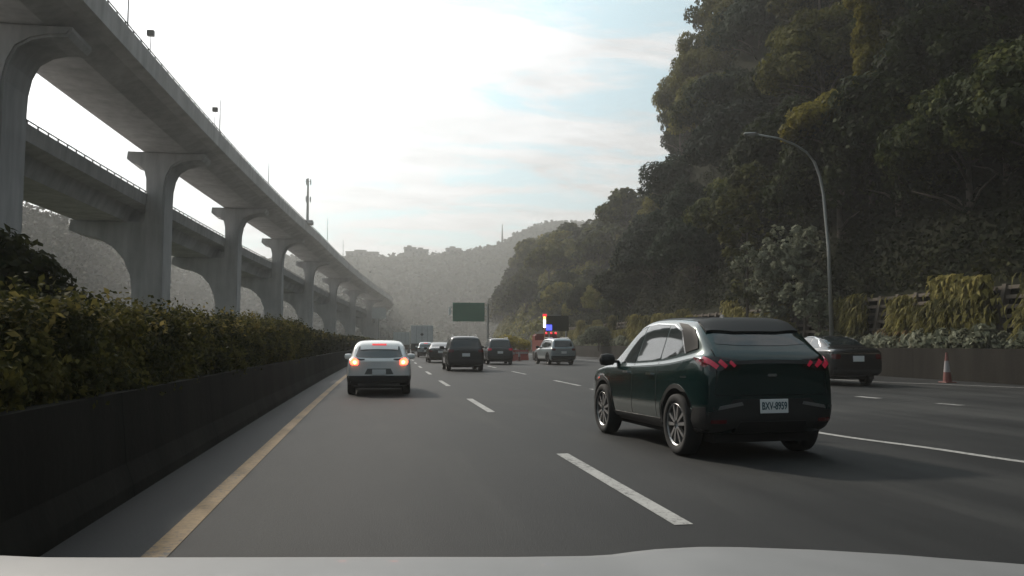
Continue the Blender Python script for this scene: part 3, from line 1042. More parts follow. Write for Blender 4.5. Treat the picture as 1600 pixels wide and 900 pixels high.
# round bush behind the hedge at far left
P, Nn = crown_points(26, 330, .95, .95, .42)
P[:, 2] += 1.5
bush = empty('round_bush', (-5.55, 13.2, 0.62)); tag(bush, 'round dark bushy tree rising behind the hedge at the far left', 'bush')
obj('crown', mesh_quads('crown', leaf_quads(P, Nn, .10, 1.5, .6), M_hedge), M_hedge, bush)
b = bmesh.new(); tube(b, [(0, 0, -.4), (0, 0, .8), (.1, 0, 1.6)], [.08, .07, .03], 6); obj('trunk', b, M_bark, bush)
q = []
P, Nn = crown_points(16, 120, .55, .4, .25); P[:, 2] += .9
spk = empty('small_shrub', (-5.6, 24.5, .55)); tag(spk, 'small dark shrub poking above the hedge under the first pier', 'shrub')
obj('crown', mesh_quads('crown', leaf_quads(P, Nn, .11, 2.2, .5), M_hedge), M_hedge, spk)
b = bmesh.new(); tube(b, [(0, 0, -.02), (0, 0, 1.0)], [.05, .02], 5); obj('trunk', b, M_bark, spk)
# taller yellowish reeds behind the hedge
V = grass_mesh(260, 1.3, .35, M_grass, .022, .4)
gx = obj('reed_clump', V, M_grass, loc=(-4.2, 15.5, 1.42)); tag(gx, 'yellowish reed clump behind the hedge right of the round bush', 'grass')

# ------------------------------------------------------------------ street lamp
def street_lamp(loc, label, h=11.3, arm=3.9, s=1.0):
    e = empty('street_lamp', loc); tag(e, label, 'street lamp')
    pts = [(0, 0, 0), (-.05, 0, h * .5), (-.25, 0, h * .74), (-.42, 0, h * .82)]
    pts += [(-.70, 0, h * .885), (-1.15, 0, h * .93), (-1.8, 0, h * .962), (-2.6, 0, h * .985), (-arm, 0, h * 1.0)]
    b = bmesh.new(); tube(b, pts, [.11, .09, .075, .07, .065, .06, .055, .05, .045], 10); obj('pole', b, M_steel, e, smooth=True)
    b = bmesh.new(); lathe(b, [(.02, -.42), (.10, -.36), (.15, -.1), (.15, .15), (.07, .36)], 14)
    for vv in b.verts: vv.co.z *= .55
    obj('lamp_head', b, M_steel, e, smooth=True, loc=(-arm - .2, 0, h * 1.0))
    b = bmesh.new(); lathe(b, [(.01, -.22), (.11, -.15), (.12, .15), (.01, .2)], 12)
    for vv in b.verts: vv.co.z = vv.co.z * .5 - .05
    obj('lens', b, M_signw, e, smooth=True, loc=(-arm - .2, 0, h * 1.0))
    b = bmesh.new(); box(b, -.2, .2, -.2, .2, -.02, .05); obj('base_plate', b, M_steel, e)
    return e


street_lamp((22.75, 36.8, 0.62), 'tall curved street lamp standing before the dark forest behind the low wall')
# ------------------------------------------------------------------ green motorway sign on a side pole
sg = empty('road_sign', (16.2, 112, 0)); tag(sg, 'green overhead motorway sign hung from a side pole beyond the grey van', 'road sign')
b = bmesh.new(); tube(b, [(0, 0, 0), (0, 0, 7.3)], [.17, .13], 10); obj('pole', b, M_steel, sg)
b = bmesh.new(); tube(b, [(0, 0, 6.6), (-5.2, 0, 6.7)], .10, 8); tube(b, [(0, 0, 5.5), (-5.0, 0, 5.6)], .08, 8); obj('arm', b, M_steel, sg)
b = bmesh.new(); box(b, -5.0, -0.5, -.16, -.10, 4.6, 7.25); obj('panel', b, M_signg, sg)
b = bmesh.new(); box(b, -5.6, -5.25, -.35, -.05, 5.5, 6.6); obj('side_lamp', b, mat('lamp_pale', (.7, .72, .7), .4), sg)
# pale square sign under the viaduct
sg = empty('road_sign', (1.6, 178, 0)); tag(sg, 'small pale square sign standing beneath the far end of the viaduct', 'road sign')
b = bmesh.new(); tube(b, [(0, 0, 0), (0, 0, 9.3)], .12, 8); obj('pole', b, M_steel, sg)
b = bmesh.new(); box(b, -1.5, 1.5, -.2, -.13, 7.0, 9.4); obj('panel', b, M_signw, sg)

# tower and houses on the ridge
D = 758
tw = empty('radio_mast', (.163 * D, D, 1.4 + .128 * D)); tag(tw, 'slender radio mast standing on the hazy distant ridge', 'mast')
b = bmesh.new(); tube(b, [(0, 0, -3), (0, 0, 8), (0, 0, 19)], [1.1, .8, .25], 6); obj('pole', b, M_dsteel, tw)
M_house = mat('far_house', (.16, .16, .155), .8)
hl = ['pale flat roofed house on the distant ridge, left of the pair', 'pale taller house on the distant ridge, right of the pair',
      'long low building on the distant ridge near the viaduct', 'small block house on the distant ridge right of the pale pair']
for (u_, w, h, lab, vz) in ((.046, 11, 8, hl[0], .1125), (.060, 13, 5.5, hl[1], .1135), (-.012, 30, 3, hl[2], .1125), (.100, 14, 5, hl[3], .1165)):
    e = empty('house', (u_ * D, D - 4, 1.4 + vz * D - 3)); tag(e, lab, 'house')
    b = bmesh.new(); box(b, -w / 2, w / 2, -4, 4, -4, h); obj('wall', b, M_house, e)
    b = bmesh.new(); box(b, -w / 2 - .5, w / 2 + .5, -4.5, 4.5, h + .01, h + .6); box(b, -w / 4, w / 8, -2, 2, h + .6, h + 2.4); obj('roof', b, M_house, e)
    b = bmesh.new()
    for k in range(max(2, int(w / 4))):
        xx = -w / 2 + 2 + k * 4
        if xx < w / 2 - 1: box(b, xx - .8, xx + .8, -4.06, -4.0, h - 3, h - 1.4)
    obj('window', b, mat('house_window', (.05, .06, .07), .2), e)


# ================================================================== vehicles
def paint(name, col, metal=0.3, rough=0.35):
    return mat(name, col, rough, metal, .5, coat=1.0, var=.06, vscale=1.5)


M_glass = mat('tinted_glass', (.020, .026, .028), .04, 0, .8, coat=.5)
M_black = mat('black_plastic', (.018, .018, .018), .55)
M_tyre = mat('tyre_rubber', (.015, .015, .015), .85)
M_rim = mat('alloy_rim', (.34, .34, .34), .3, metal=.8)
M_rimd = mat('dark_rim', (.03, .03, .03), .4, metal=.4)
M_well = mat('wheel_well', (.008, .008, .008), .9)
M_tail = mat('tail_red', (.26, .010, .03), .2, 0, .6, coat=.5, emit=(1, .05, .12), estr=.10)
M_taild = mat('tail_dark_red', (.10, .006, .008), .15, 0, .6, coat=.6)
M_brake = mat('brake_light', (.6, .03, .02), .2, emit=(1, .09, .04), estr=7.0)
M_core = mat('brake_core', (.9, .4, .1), .2, emit=(1, .45, .12), estr=14.0)
M_brakehi = mat('high_brake_light', (.6, .03, .02), .2, emit=(1, .07, .08), estr=.7)
M_chrome = mat('chrome', (.6, .6, .6), .15, metal=1.0)
M_plate = mat('number_plate', (.72, .74, .74), .4)
M_ink = mat('plate_ink', (.02, .07, .09), .5)
M_red = mat('red_paint', (.16, .03, .025), .4, var=.15)
M_orange = mat('cone_orange', (.17, .055, .045), .5, var=.15)
M_wcone = mat('cone_white', (.30, .28, .28), .5)

ST = {}
# station: y, bottom, shoulder z, top z, half-width factor, roof half-width factor
ST['coupe'] = dict(L=4.30, W=.92, wr=.365, ax=(.76, 3.38), st=[
    (0.00, .46, 1.02, 1.09, .86, .76), (.04, .38, 1.10, 1.17, .925, .79), (.12, .31, 1.16, 1.24, .955, .79), (.22, .27, 1.18, 1.32, .975, .775),
    (.42, .25, 1.17, 1.49, .99, .735), (.64, .24, 1.14, 1.615, 1.0, .70), (1.05, .24, 1.09, 1.66, 1.0, .68), (1.8, .24, 1.05, 1.68, 1.0, .665),
    (2.3, .24, 1.03, 1.66, 1.0, .645), (2.65, .24, 1.01, 1.55, 1.0, .63), (3.0, .24, 1.0, 1.34, 1.0, .64), (3.3, .24, .995, 1.12, 1.0, .69),
    (3.5, .24, .98, 1.06, .99, .72), (3.88, .25, .93, 1.01, .96, .72), (4.12, .28, .84, .92, .88, .68), (4.25, .34, .70, .78, .80, .62), (4.30, .42, .62, .66, .72, .56)])
ST['cuv'] = dict(L=4.3, W=.90, wr=.35, ax=(.80, 3.40), st=[
    (0.00, .40, .92, .96, .86, .66), (.05, .30, .98, 1.03, .93, .74), (.15, .25, 1.02, 1.12, .97, .75), (.30, .23, 1.03, 1.27, .99, .74),
    (.50, .22, 1.02, 1.45, 1.0, .72), (.75, .22, 1.01, 1.54, 1.0, .705), (1.2, .22, 1.00, 1.57, 1.0, .69), (1.8, .22, .99, 1.575, 1.0, .68),
    (2.3, .22, .98, 1.54, 1.0, .665), (2.7, .22, .96, 1.42, 1.0, .65), (3.0, .22, .95, 1.22, 1.0, .65), (3.25, .22, .94, 1.04, 1.0, .70),
    (3.8, .23, .88, .96, .96, .72), (4.12, .26, .80, .87, .88, .68), (4.25, .32, .66, .74, .80, .62), (4.3, .40, .58, .62, .72, .56)])
ST['suv'] = dict(L=4.6, W=.92, wr=.36, ax=(.86, 3.60), st=[
    (0.00, .42, 1.0, 1.04, .88, .72), (.04, .33, 1.04, 1.12, .94, .75), (.10, .28, 1.06, 1.24, .97, .74), (.20, .26, 1.06, 1.48, .99, .72),
    (.33, .25, 1.06, 1.64, 1.0, .70), (.6, .24, 1.05, 1.70, 1.0, .69), (1.2, .24, 1.04, 1.725, 1.0, .69), (1.9, .24, 1.03, 1.73, 1.0, .69),
    (2.5, .24, 1.02, 1.70, 1.0, .68), (2.9, .24, 1.01, 1.58, 1.0, .67), (3.2, .24, 1.0, 1.34, 1.0, .68), (3.42, .24, .99, 1.12, 1.0, .72),
    (4.0, .26, .94, 1.03, .97, .74), (4.38, .28, .86, .95, .90, .70), (4.54, .34, .72, .80, .82, .64), (4.6, .42, .62, .66, .74, .58)])
ST['sedan'] = dict(L=4.75, W=.92, wr=.34, ax=(.95, 3.80), st=[
    (0.00, .40, .92, .97, .84, .66), (.05, .31, .99, 1.04, .92, .72), (.20, .26, 1.01, 1.07, .96, .76), (.50, .24, 1.02, 1.09, .98, .74),
    (.70, .23, 1.01, 1.16, 1.0, .69), (1.0, .22, 1.0, 1.30, 1.0, .66), (1.4, .22, .99, 1.41, 1.0, .64), (1.9, .22, .98, 1.455, 1.0, .63),
    (2.4, .22, .97, 1.445, 1.0, .62), (2.8, .22, .96, 1.34, 1.0, .61), (3.2, .22, .95, 1.14, 1.0, .64), (3.5, .22, .93, 1.00, 1.0, .70),
    (4.1, .24, .86, .93, .96, .72), (4.5, .27, .78, .84, .88, .68), (4.68, .33, .64, .72, .80, .62), (4.75, .42, .56, .6, .72, .56)])


def section(st, W):
    y, zb, zs, zt, fw, ft = st
    w = W * fw; wt = W * ft
    h = zs - zb
    pts = [(0, zb), (.55 * w, zb), (.90 * w, zb + .02), (.975 * w, zb + .10 * h + .03), (1.0 * w, zb + .35 * h), (.995 * w, zb + .62 * h),
           (.985 * w, zb + .86 * h), (.955 * w, zs - .01)]
    w6 = .915 * w
    g = zt - zs
    if g > .16:
        pts += [(w6, zs + .025), (w6 + (wt * 1.07 - w6) * .45, zs + g * .42), (w6 + (wt * 1.07 - w6) * .92, zs + g * .82)]
        pts += [(wt * .98, zt - .045), (wt * .84, zt - .012), (wt * .45, zt), (0, zt + .004)]
    else:
        pts += [(w6 * .985, zs + g * .2), (w6 + (wt - w6) * .45, zs + g * .50), (w6 + (wt - w6) * .85, zs + g * .75)]
        pts += [(wt * .92, zt - .010), (wt * .75, zt - .004), (wt * .4, zt), (0, zt + .003)]
    return pts


def car_shell(kind, lvl=2):
    S = ST[kind]
    b = bmesh.new(); rings = []
    for st in S['st']:
        half = section(st, S['W'])
        pts = half + [(-x, z) for x, z in half[-2:0:-1]]
        rings.append([b.verts.new((x, st[0], z)) for x, z in pts])
    n = len(rings[0])
    for A, B in zip(rings, rings[1:]):
        for k in range(n):
            b.faces.new((A[k], A[(k + 1) % n], B[(k + 1) % n], B[k]))
    # caps: strips across, so that subdivision stays smooth
    m_ = n // 2
    for rg, flip in ((rings[0], False), (rings[-1], True)):
        for k in range(m_):
            i0, i1 = k, k + 1
            j0, j1 = (n - k) % n, (n - k - 1) % n
            vs = []
            for i in (i0, i1, j1, j0):
                if rg[i] not in vs: vs.append(rg[i])
            if len(vs) >= 3:
                try: b.faces.new(vs if not flip else vs[::-1])
                except ValueError: pass
    cl = b.edges.layers.float.new('crease_edge')
    cv = .75 if kind == 'coupe' else .45
    for A, B in zip(rings, rings[1:]):
        for k in (7, n - 7, 11, n - 11, 4, n - 4):
            e_ = b.edges.get((A[k], B[k]))
            if e_: e_[cl] = cv * (.6 if k in (4, n - 4) else 1)
    for rg_ in (rings[2], rings[5] if kind == 'coupe' else rings[4]):
        for k in range(9, n - 8):
            e_ = b.edges.get((rg_[k], rg_[(k + 1) % n]))
            if e_: e_[cl] = cv * .8
    bmesh.ops.recalc_face_normals(b, faces=b.faces)
    me = bpy.data.meshes.new('shell'); b.to_mesh(me); b.free()
    o = bpy.data.objects.new('shell', me); COL.objects.link(o)
    md = o.modifiers.new('s', 'SUBSURF'); md.levels = lvl; md.render_levels = lvl
    dg = bpy.context.evaluated_depsgraph_get()
    me2 = bpy.data.meshes.new_from_object(o.evaluated_get(dg), depsgraph=dg)
    bpy.data.objects.remove(o)
    return me2


def cut_wells(me, S, M_body):
    me.materials.append(M_body); me.materials.append(M_well)
    o = bpy.data.objects.new('b', me); COL.objects.link(o)
    cuts = []
    for y in S['ax']:
        for sx in (-1, 1):
            b = bmesh.new()
            lathe(b, [(S['wr'] + .065, -.19), (S['wr'] + .065, .24)], 36, Matrix.Translation((sx * (S['W'] - .05), y, S['wr'])))
            bmesh.ops.recalc_face_normals(b, faces=b.faces)
            cm = bpy.data.meshes.new('c'); b.to_mesh(cm); b.free()
            cm.materials.append(M_body); cm.materials.append(M_well)
            for p in cm.polygons: p.material_index = 1
            co = bpy.data.objects.new('c', cm); COL.objects.link(co); cuts.append(co)
            md = o.modifiers.new('x', 'BOOLEAN'); md.operation = 'DIFFERENCE'; md.object = co; md.solver = 'EXACT'
    dg = bpy.context.evaluated_depsgraph_get()
    me2 = bpy.data.meshes.new_from_object(o.evaluated_get(dg), depsgraph=dg)
    bpy.data.objects.remove(o)
    for co in cuts: bpy.data.objects.remove(co)
    return me2


def smooth_patch(b):
    me = bpy.data.meshes.new('panel'); b.to_mesh(me); b.free()
    for p in me.polygons: p.use_smooth = True
    me.set_sharp_from_angle(angle=R(35))
    return me


def patch(poly, axis, bvh, off=.004, th=.012, res=.06, sgn=1, rnd=0):
    """conformal panel: 2D polygon projected on the shell. axis 'r' (x,z from the rear), 's' (y,z from a side), 't' (x,y from above), 'f' front."""
    b = bmesh.new()
    vs = [b.verts.new((p[0], p[1], 0)) for p in poly]
    b.faces.new(vs)
    xs = [p[0] for p in poly]; ys = [p[1] for p in poly]
    if rnd:
        bmesh.ops.bevel(b, geom=b.verts[:], offset=rnd, segments=3, affect='VERTICES')
    for lo, hi, ax in ((min(xs), max(xs), 0), (min(ys), max(ys), 1)):
        k = lo + res
        while k < hi - 1e-4:
            co = [0, 0, 0]; co[ax] = k; no = [0, 0, 0]; no[ax] = 1
            bmesh.ops.bisect_plane(b, geom=b.verts[:] + b.edges[:] + b.faces[:], plane_co=co, plane_no=no)
            k += res
    outer = {}
    for v_ in b.verts:
        p, q = v_.co.x, v_.co.y
        if axis == 'r': o_, d = Vector((p, -3, q)), Vector((0, 1, 0))
        elif axis == 'f': o_, d = Vector((p, 9, q)), Vector((0, -1, 0))
        elif axis == 's': o_, d = Vector((sgn * 3, p, q)), Vector((-sgn, 0, 0))
        else: o_, d = Vector((p, q, 4)), Vector((0, 0, -1))
        hit, nrm_, _, _ = bvh.ray_cast(o_, d)
        if hit is None:
            hit, nrm_, _, _ = bvh.find_nearest(o_ + d * 3)
        if nrm_.dot(d) > 0: nrm_ = -nrm_
        outer[v_] = (hit + nrm_ * off, hit - nrm_ * th)
    for v_, (a, c) in outer.items(): v_.co = a
    b.verts.ensure_lookup_table()
    # give it thickness
    inner = {v_: b.verts.new(outer[v_][1]) for v_ in list(outer)}
    faces = [f for f in b.faces]
    for f in faces:
        b.faces.new([inner[v_] for v_ in reversed(f.verts)])
    for e in [e for e in b.edges if len(e.link_faces) == 1 and e.verts[0] in inner and e.verts[1] in inner]:
        a, c = e.verts
        b.faces.new((a, c, inner[c], inner[a]))
    bmesh.ops.recalc_face_normals(b, faces=b.faces)
    return b


def spoke_rim(r, style):
    b = bmesh.new()
    lathe(b, [(r * .70, -.02), (r * .73, .085), (r * .68, .10), (r * .645, .085), (r * .64, .0)], 32, closed=True)
    lathe(b, [(.015, .03), (.055, .075), (.06, .03)], 14)
    if style == 'turbine':
        for k in range(5):
            an = k * 2 * math.pi / 5
            for da in (-.27, .27):
                Mx = Matrix.Rotation(an + da, 4, 'X')
                vs = box(b, .045, .082, .05, r * .67, -.013, .013)
                for v_ in vs:
                    v_.co.z *= (1.0 + (v_.co.y / r) * 1.1); v_.co.x += .012 * (1 - v_.co.y / r)
                    v_.co = Mx @ v_.co
    else:
        for k in range(5):
            Mx = Matrix.Rotation(k * 2 * math.pi / 5, 4, 'X')
            for v_ in box(b, .04, .075, .04, r * .67, -.035, .035): v_.co = Mx @ v_.co
    return b


def wheels(parent, S, rimm, style):
    r = S['wr']
    b = bmesh.new()
    lathe(b, [(r * .69, -.10), (r * .90, -.115), (r * .985, -.09), (r, -.03), (r, .03), (r * .985, .09), (r * .90, .115), (r * .69, .10)], 40, closed=True)
    tm = bpy.data.meshes.new('tyre'); b.to_mesh(tm); b.free(); tm.materials.append(M_tyre)
    for p in tm.polygons: p.use_smooth = True
    b = spoke_rim(r, style); rm = bpy.data.meshes.new('rim'); b.to_mesh(rm); b.free(); rm.materials.append(rimm)
    b = bmesh.new(); lathe(b, [(r * .695, -.03), (r * .695, .0)], 28); hm = bpy.data.meshes.new('wheel'); b.to_mesh(hm); b.free(); hm.materials.append(M_well)
    for y in S['ax']:
        for sx in (-1, 1):
            w = obj('wheel', hm, M_well, parent, loc=(sx * (S['W'] - (.10 if S is ST['coupe'] else .13)), y, r))
            w.rotation_euler = (random.random(), 0, 0) if sx > 0 else (random.random(), 0, math.pi)
            obj('tyre', tm, M_tyre, w); obj('rim', rm, rimm, w)


def mirror(poly): return [(-p[0], p[1]) for p in poly][::-1]


def build_car(kind, name, label, M_body, loc, rz, scale=(1, 1, 1), rimm=None, style='five', lights='plain', plate=None, detail=True, lamp=None, lower=None, group=None, roofm=None):
    S = ST[kind]; W = S['W']; L = S['L']
    root = empty(name, loc, rz); root.scale = scale
    tag(root, label, 'car', group)
    me = car_shell(kind)
    bv = bmesh.new(); bv.from_mesh(me); bvh = BVHTree.FromBMesh(bv); bv.free()
    body_me = cut_wells(me, S, M_body)
    obj('body', body_me, M_body, root, smooth=True)
    a0, a1 = S['ax']; wr = S['wr']

    def pt(n_, poly, ax, m, off=.004, both=False, rnd=0, res=.06, th=.012, par=None, smooth=True):
        res_ = []
        if ax == 's':
            for sg_ in (-1, 1):
                res_.append(obj(n_, smooth_patch(patch(poly, 's', bvh, off, th, res, sg_, rnd)), m, par or root, smooth=False))
        else:
            res_.append(obj(n_, smooth_patch(patch(poly, ax, bvh, off, th, res, 1, rnd)), m, par or root))
            if both: res_.append(obj(n_, smooth_patch(patch(mirror(poly), ax, bvh, off, th, res, 1, rnd)), m, par or root))
        return res_

    # cladding along the lower body
    lo = lower or M_black
    ar = wr + .065

    def arch(y0):
        P = [(y0 + (ar + .055) * math.cos(R(a)), wr + (ar + .055) * math.sin(R(a))) for a in range(-12, 193, 12)]
        Q = [(y0 + (ar + .002) * math.cos(R(a)), wr + (ar + .002) * math.sin(R(a))) for a in range(192, -13, -12)]
        return P + Q
    if kind in ('coupe', 'cuv', 'suv'):
        for y0 in (a0, a1): pt('arch_trim', arch(y0), 's', lo, .008, res=.5)
    pt('sill', [(a0 + ar + .05, .29), (a0 + ar + .05, .40), (a1 - ar - .05, .38), (a1 - ar - .05, .27)], 's', lo, .010)

    if kind == 'coupe':
        pt('side_window', [(.70, 1.24), (.97, 1.47), (1.22, 1.55), (1.33, 1.56), (1.33, 1.13), (.95, 1.18)], 's', M_glass)
        pt('side_window', [(1.38, 1.125), (1.38, 1.56), (1.9, 1.58), (2.14, 1.57), (2.17, 1.09)], 's', M_glass)
        pt('side_window', [(2.23, 1.07), (2.20, 1.56), (2.45, 1.515), (2.75, 1.38), (3.06, 1.17), (3.1, 1.055)], 's', M_glass)
        pt('window_trim', [(.62, 1.21), (.95, 1.495), (1.25, 1.575), (1.85, 1.60), (2.3, 1.575), (2.5, 1.525), (2.48, 1.51), (2.28, 1.558), (1.85, 1.583), (1.26, 1.56), (.97, 1.48), (.66, 1.21)], 's', M_chrome, .006)
        pt('rear_window', [(-.62, 1.325), (-.55, 1.545), (-.3, 1.565), (.3, 1.565), (.55, 1.545), (.62, 1.325), (.3, 1.305), (-.3, 1.305)], 'r', M_glass)
        pt('front_window', [(-.62, 1.12), (-.5, 1.56), (.5, 1.56), (.62, 1.12)], 'f', M_glass)
        pt('spoiler', [(-.64, .44), (-.62, .68), (.62, .68), (.64, .44), (.3, .38), (-.3, .38)], 't', M_black, .03, th=.02)
        pt('bumper', [(-.86, .30), (-.88, .55), (-.62, .60), (-.52, .70), (.52, .70), (.62, .60), (.88, .55), (.86, .30), (.5, .38), (-.5, .38)], 'r', M_black, .010)
        pt('bumper_trim', [(-.72, .585), (-.70, .625), (-.42, .67), (-.40, .635)], 'r', mat('trim_grey', (.22, .22, .22), .35, metal=.6), .022, both=True)
        pt('bumper', [(.02, .34), (.02, .62), (.30, .60), (.38, .46), (.36, .32)], 's', M_black, .009)
        pt('light_bar', [(-.78, 1.085), (-.78, 1.125), (0, 1.145), (.78, 1.125), (.78, 1.085), (0, 1.105)], 'r', M_black, .006)
        pt('light_housing', [(-.87, 1.03), (-.85, 1.185), (-.66, 1.175), (-.44, 1.15), (-.42, 1.055), (-.70, 1.02)], 'r', mat('lens_black', (.012, .004, .005), .12, coat=.5), .007, both=True)
        for q in ([(-.86, 1.13), (-.82, 1.18), (-.70, 1.08), (-.74, 1.04)], [(-.71, 1.115), (-.67, 1.15), (-.59, 1.08), (-.625, 1.05)], [(-.57, 1.11), (-.54, 1.135), (-.48, 1.08), (-.51, 1.06)]):
            pt('tail_light', q, 'r', M_tail, .012, both=True, res=.03)
        pt('tail_light', [(.05, 1.08), (.10, 1.15), (.36, 1.17), (.26, 1.12), (.10, 1.06)], 's', M_taild, .008, res=.04)
        pt('tailgate_seam', [(-.75, .74), (-.75, .750), (.75, .750), (.75, .74)], 'r', M_well, .003)
        pt('tailgate_seam', [(-.76, .75), (-.72, 1.26), (-.708, 1.26), (-.748, .75)], 'r', M_well, .003, both=True)
        pt('reflector', [(-.80, .44), (-.80, .475), (-.62, .475), (-.62, .44)], 'r', M_taild, .016, both=True)
        pt('diffuser', [(-.50, .33), (-.44, .45), (.44, .45), (.50, .33)], 'r', M_well, .018)
        pt('badge', [(-.06, .955), (-.06, .985), (.06, .985), (.06, .955)], 'r', M_rim, .012, rnd=.01)
        pt('fuel_flap', [(.48, .93), (.48, .94), (.64, .94), (.64, .93)], 's', M_well, .003)
        pt('body_crease', [(.50, 1.0), (.50, 1.006), (3.3, .93), (3.3, .924)], 's', P_green, .006)
        # door seams and handles
        for (ya, za, yb, zb) in ((1.36, .42, 1.36, 1.09), (2.2, .40, 2.2, 1.06), (3.02, .42, 3.12, 1.04)):
            pt('door_seam', [(ya - .005, za), (yb - .005, zb), (yb + .005, zb), (ya + .005, za)], 's', M_well, .0025)
        for y0 in (1.48, 2.32):
            pt('door_handle', [(y0, .925), (y0, .955), (y0 + .19, .955), (y0 + .19, .925)], 's', M_chrome, .03, rnd=.012)
        pt('rear_pillar', [(.36, 1.27), (.44, 1.38), (.60, 1.50), (.86, 1.56), (1.16, 1.585), (1.08, 1.555), (.94, 1.50), (.70, 1.275), (.62, 1.22)], 's', mat('gloss_black', (.004, .004, .004), .5, spec=.1), .010, res=.025)
        pt('roof_panel', [(-.58, .72), (-.56, 2.35), (.56, 2.35), (.58, .72)], 't', mat('roof_black', (.008, .008, .009), .3, coat=.5), .004)
        pt('sunroof', [(-.42, 1.35), (-.42, 2.25), (.42, 2.25), (.42, 1.35)], 't', M_glass, .009)
        fin = bmesh.new(); vs = box(fin, -.02, .02, 1.14, 1.30, 1.62, 1.70)
        for v_ in vs:
            if v_.co.z > 1.69: v_.co.x *= .3; v_.co.y = 1.16 + (v_.co.y - 1.14) * .35
        obj('antenna_fin', fin, M_rim, root)
        b = bmesh.new(); tube(b, [(-.1, 1.02, 1.645), (.1, 1.02, 1.645)], .02, 6)
        b.free()
    elif kind == 'cuv':
        pt('side_window', [(.55, 1.12), (.70, 1.34), (1.2, 1.46), (1.28, 1.465), (1.28, 1.06), (.8, 1.08)], 's', M_glass)
        pt('side_window', [(1.33, 1.06), (1.33, 1.47), (2.02, 1.47), (2.04, 1.04)], 's', M_glass)
        pt('side_window', [(2.10, 1.035), (2.08, 1.465), (2.35, 1.42), (2.85, 1.15), (2.9, 1.02)], 's', M_glass)
        pt('rear_window', [(-.66, 1.08), (-.555, 1.41), (.555, 1.41), (.66, 1.08), (.3, 1.055), (-.3, 1.055)], 'r', M_glass, rnd=.03)
        pt('front_window', [(-.6, 1.08), (-.5, 1.46), (.5, 1.46), (.6, 1.08)], 'f', M_glass)
        pt('spoiler', [(-.52, .32), (-.55, .72), (.55, .72), (.52, .32)], 't', M_body, .025, th=.02)
        pt('high_brake_light', [(-.20, 1.395), (-.20, 1.435), (.20, 1.435), (.20, 1.395)], 'r', M_brakehi, .035, res=.04)
        pt('bumper', [(-.86, .24), (-.87, .56), (.87, .56), (.86, .24)], 'r', M_black, .012)
        pt('bumper', [(.02, .28), (.02, .56), (.34, .56), (.38, .44), (.36, .30)], 's', M_black, .010)
        pt('bumper_trim', [(-.58, .30), (-.58, .345), (.58, .345), (.58, .30)], 'r', M_rim, .024)
        pt('plate_recess', [(-.40, .60), (-.32, .76), (.32, .76), (.40, .60)], 'r', mat('recess_grey', (.12, .13, .13), .5), .004)
        pt('garnish', [(-.62, 1.01), (-.50, .985), (-.40, 1.00), (-.40, 1.03), (-.62, 1.04)], 'r', M_black, .006, both=True)
    elif kind == 'suv':
        pt('side_window', [(.42, 1.13), (.50, 1.50), (1.12, 1.58), (1.15, 1.10)], 's', M_glass)
        pt('side_window', [(1.21, 1.10), (1.18, 1.585), (2.05, 1.60), (2.08, 1.085)], 's', M_glass)
        pt('side_window', [(2.14, 1.08), (2.12, 1.60), (2.55, 1.57), (3.02, 1.25), (3.1, 1.07)], 's', M_glass)
        pt('rear_window', [(-.66, 1.13), (-.58, 1.58), (.58, 1.58), (.66, 1.13)], 'r', M_glass, rnd=.04)
        pt('front_window', [(-.64, 1.12), (-.55, 1.6), (.55, 1.6), (.64, 1.12)], 'f', M_glass)
        pt('bumper', [(-.87, .27), (-.88, .58), (.88, .58), (.87, .27)], 'r', lo, .012)
        pt('spoiler', [(-.58, .26), (-.60, .55), (.60, .55), (.58, .26)], 't', M_body, .02, th=.02)
        pt('tailgate_seam', [(-.72, .70), (-.72, .708), (.72, .708), (.72, .70)], 'r', M_well, .003)
        b = bmesh.new()
        for sx in (-.58, .58): tube(b, [(sx, .7, 1.70), (sx, .85, 1.77), (sx, 2.5, 1.77), (sx, 2.7, 1.70)], .02, 6)
        obj('roof_rail', b, M_rim, root)
    else:
        pt('side_window', [(.95, 1.08), (1.30, 1.29), (1.62, 1.35), (1.66, 1.04)], 's', M_glass)
        pt('side_window', [(1.72, 1.04), (1.70, 1.355), (2.18, 1.365), (2.22, 1.02)], 's', M_glass)
        pt('side_window', [(2.28, 1.02), (2.26, 1.36), (2.6, 1.30), (3.0, 1.10), (3.05, 1.0)], 's', M_glass)
        pt('window_trim', [(.86, 1.09), (1.28, 1.325), (1.65, 1.395), (2.2, 1.405), (2.5, 1.37), (2.5, 1.355), (2.2, 1.388), (1.65, 1.378), (1.3, 1.305), (.92, 1.09)], 's', M_chrome, .012)
        pt('rear_window', [(-.60, .70), (-.52, 1.42), (.52, 1.42), (.60, .70)], 't', M_glass, .005)
        pt('front_window', [(-.6, 1.06), (-.5, 1.38), (.5, 1.38), (.6, 1.06)], 'f', M_glass)
        pt('bumper', [(-.84, .25), (-.86, .46), (.86, .46), (.84, .25)], 'r', M_black, .010)
        pt('trunk_trim', [(-.70, .90), (-.70, .93), (.70, .93), (.70, .90)], 'r', M_chrome, .010)
        pt('trunk_seam', [(-.62, .56), (-.62, .568), (.62, .568), (.62, .56)], 'r', M_well, .003)
    if lights == 'braking':
        ym = .93 if kind == 'cuv' else 1.0
        ls = pt('tail_light', [(.58, ym - .07), (.57, ym + .07), (.72, ym + .13), (.80, ym + .05), (.78, ym - .06)], 'r', M_brake, .014, both=True, rnd=.02, res=.04)
        for sx in (-1, 1):
            b = bmesh.new(); lathe(b, [(.008, 0), (.045, .01), (.045, .03), (.008, .04)], 14)
            o = obj('bulb', b, M_core, ls[0 if sx > 0 else 1]); o.rotation_euler = (0, 0, R(-90))
            hit = bvh.ray_cast(Vector((sx * .67, -3, ym + .01)), Vector((0, 1, 0)))[0]
            o.location = (sx * .67, hit.y - .012, ym + .01)
    elif lights == 'plain':
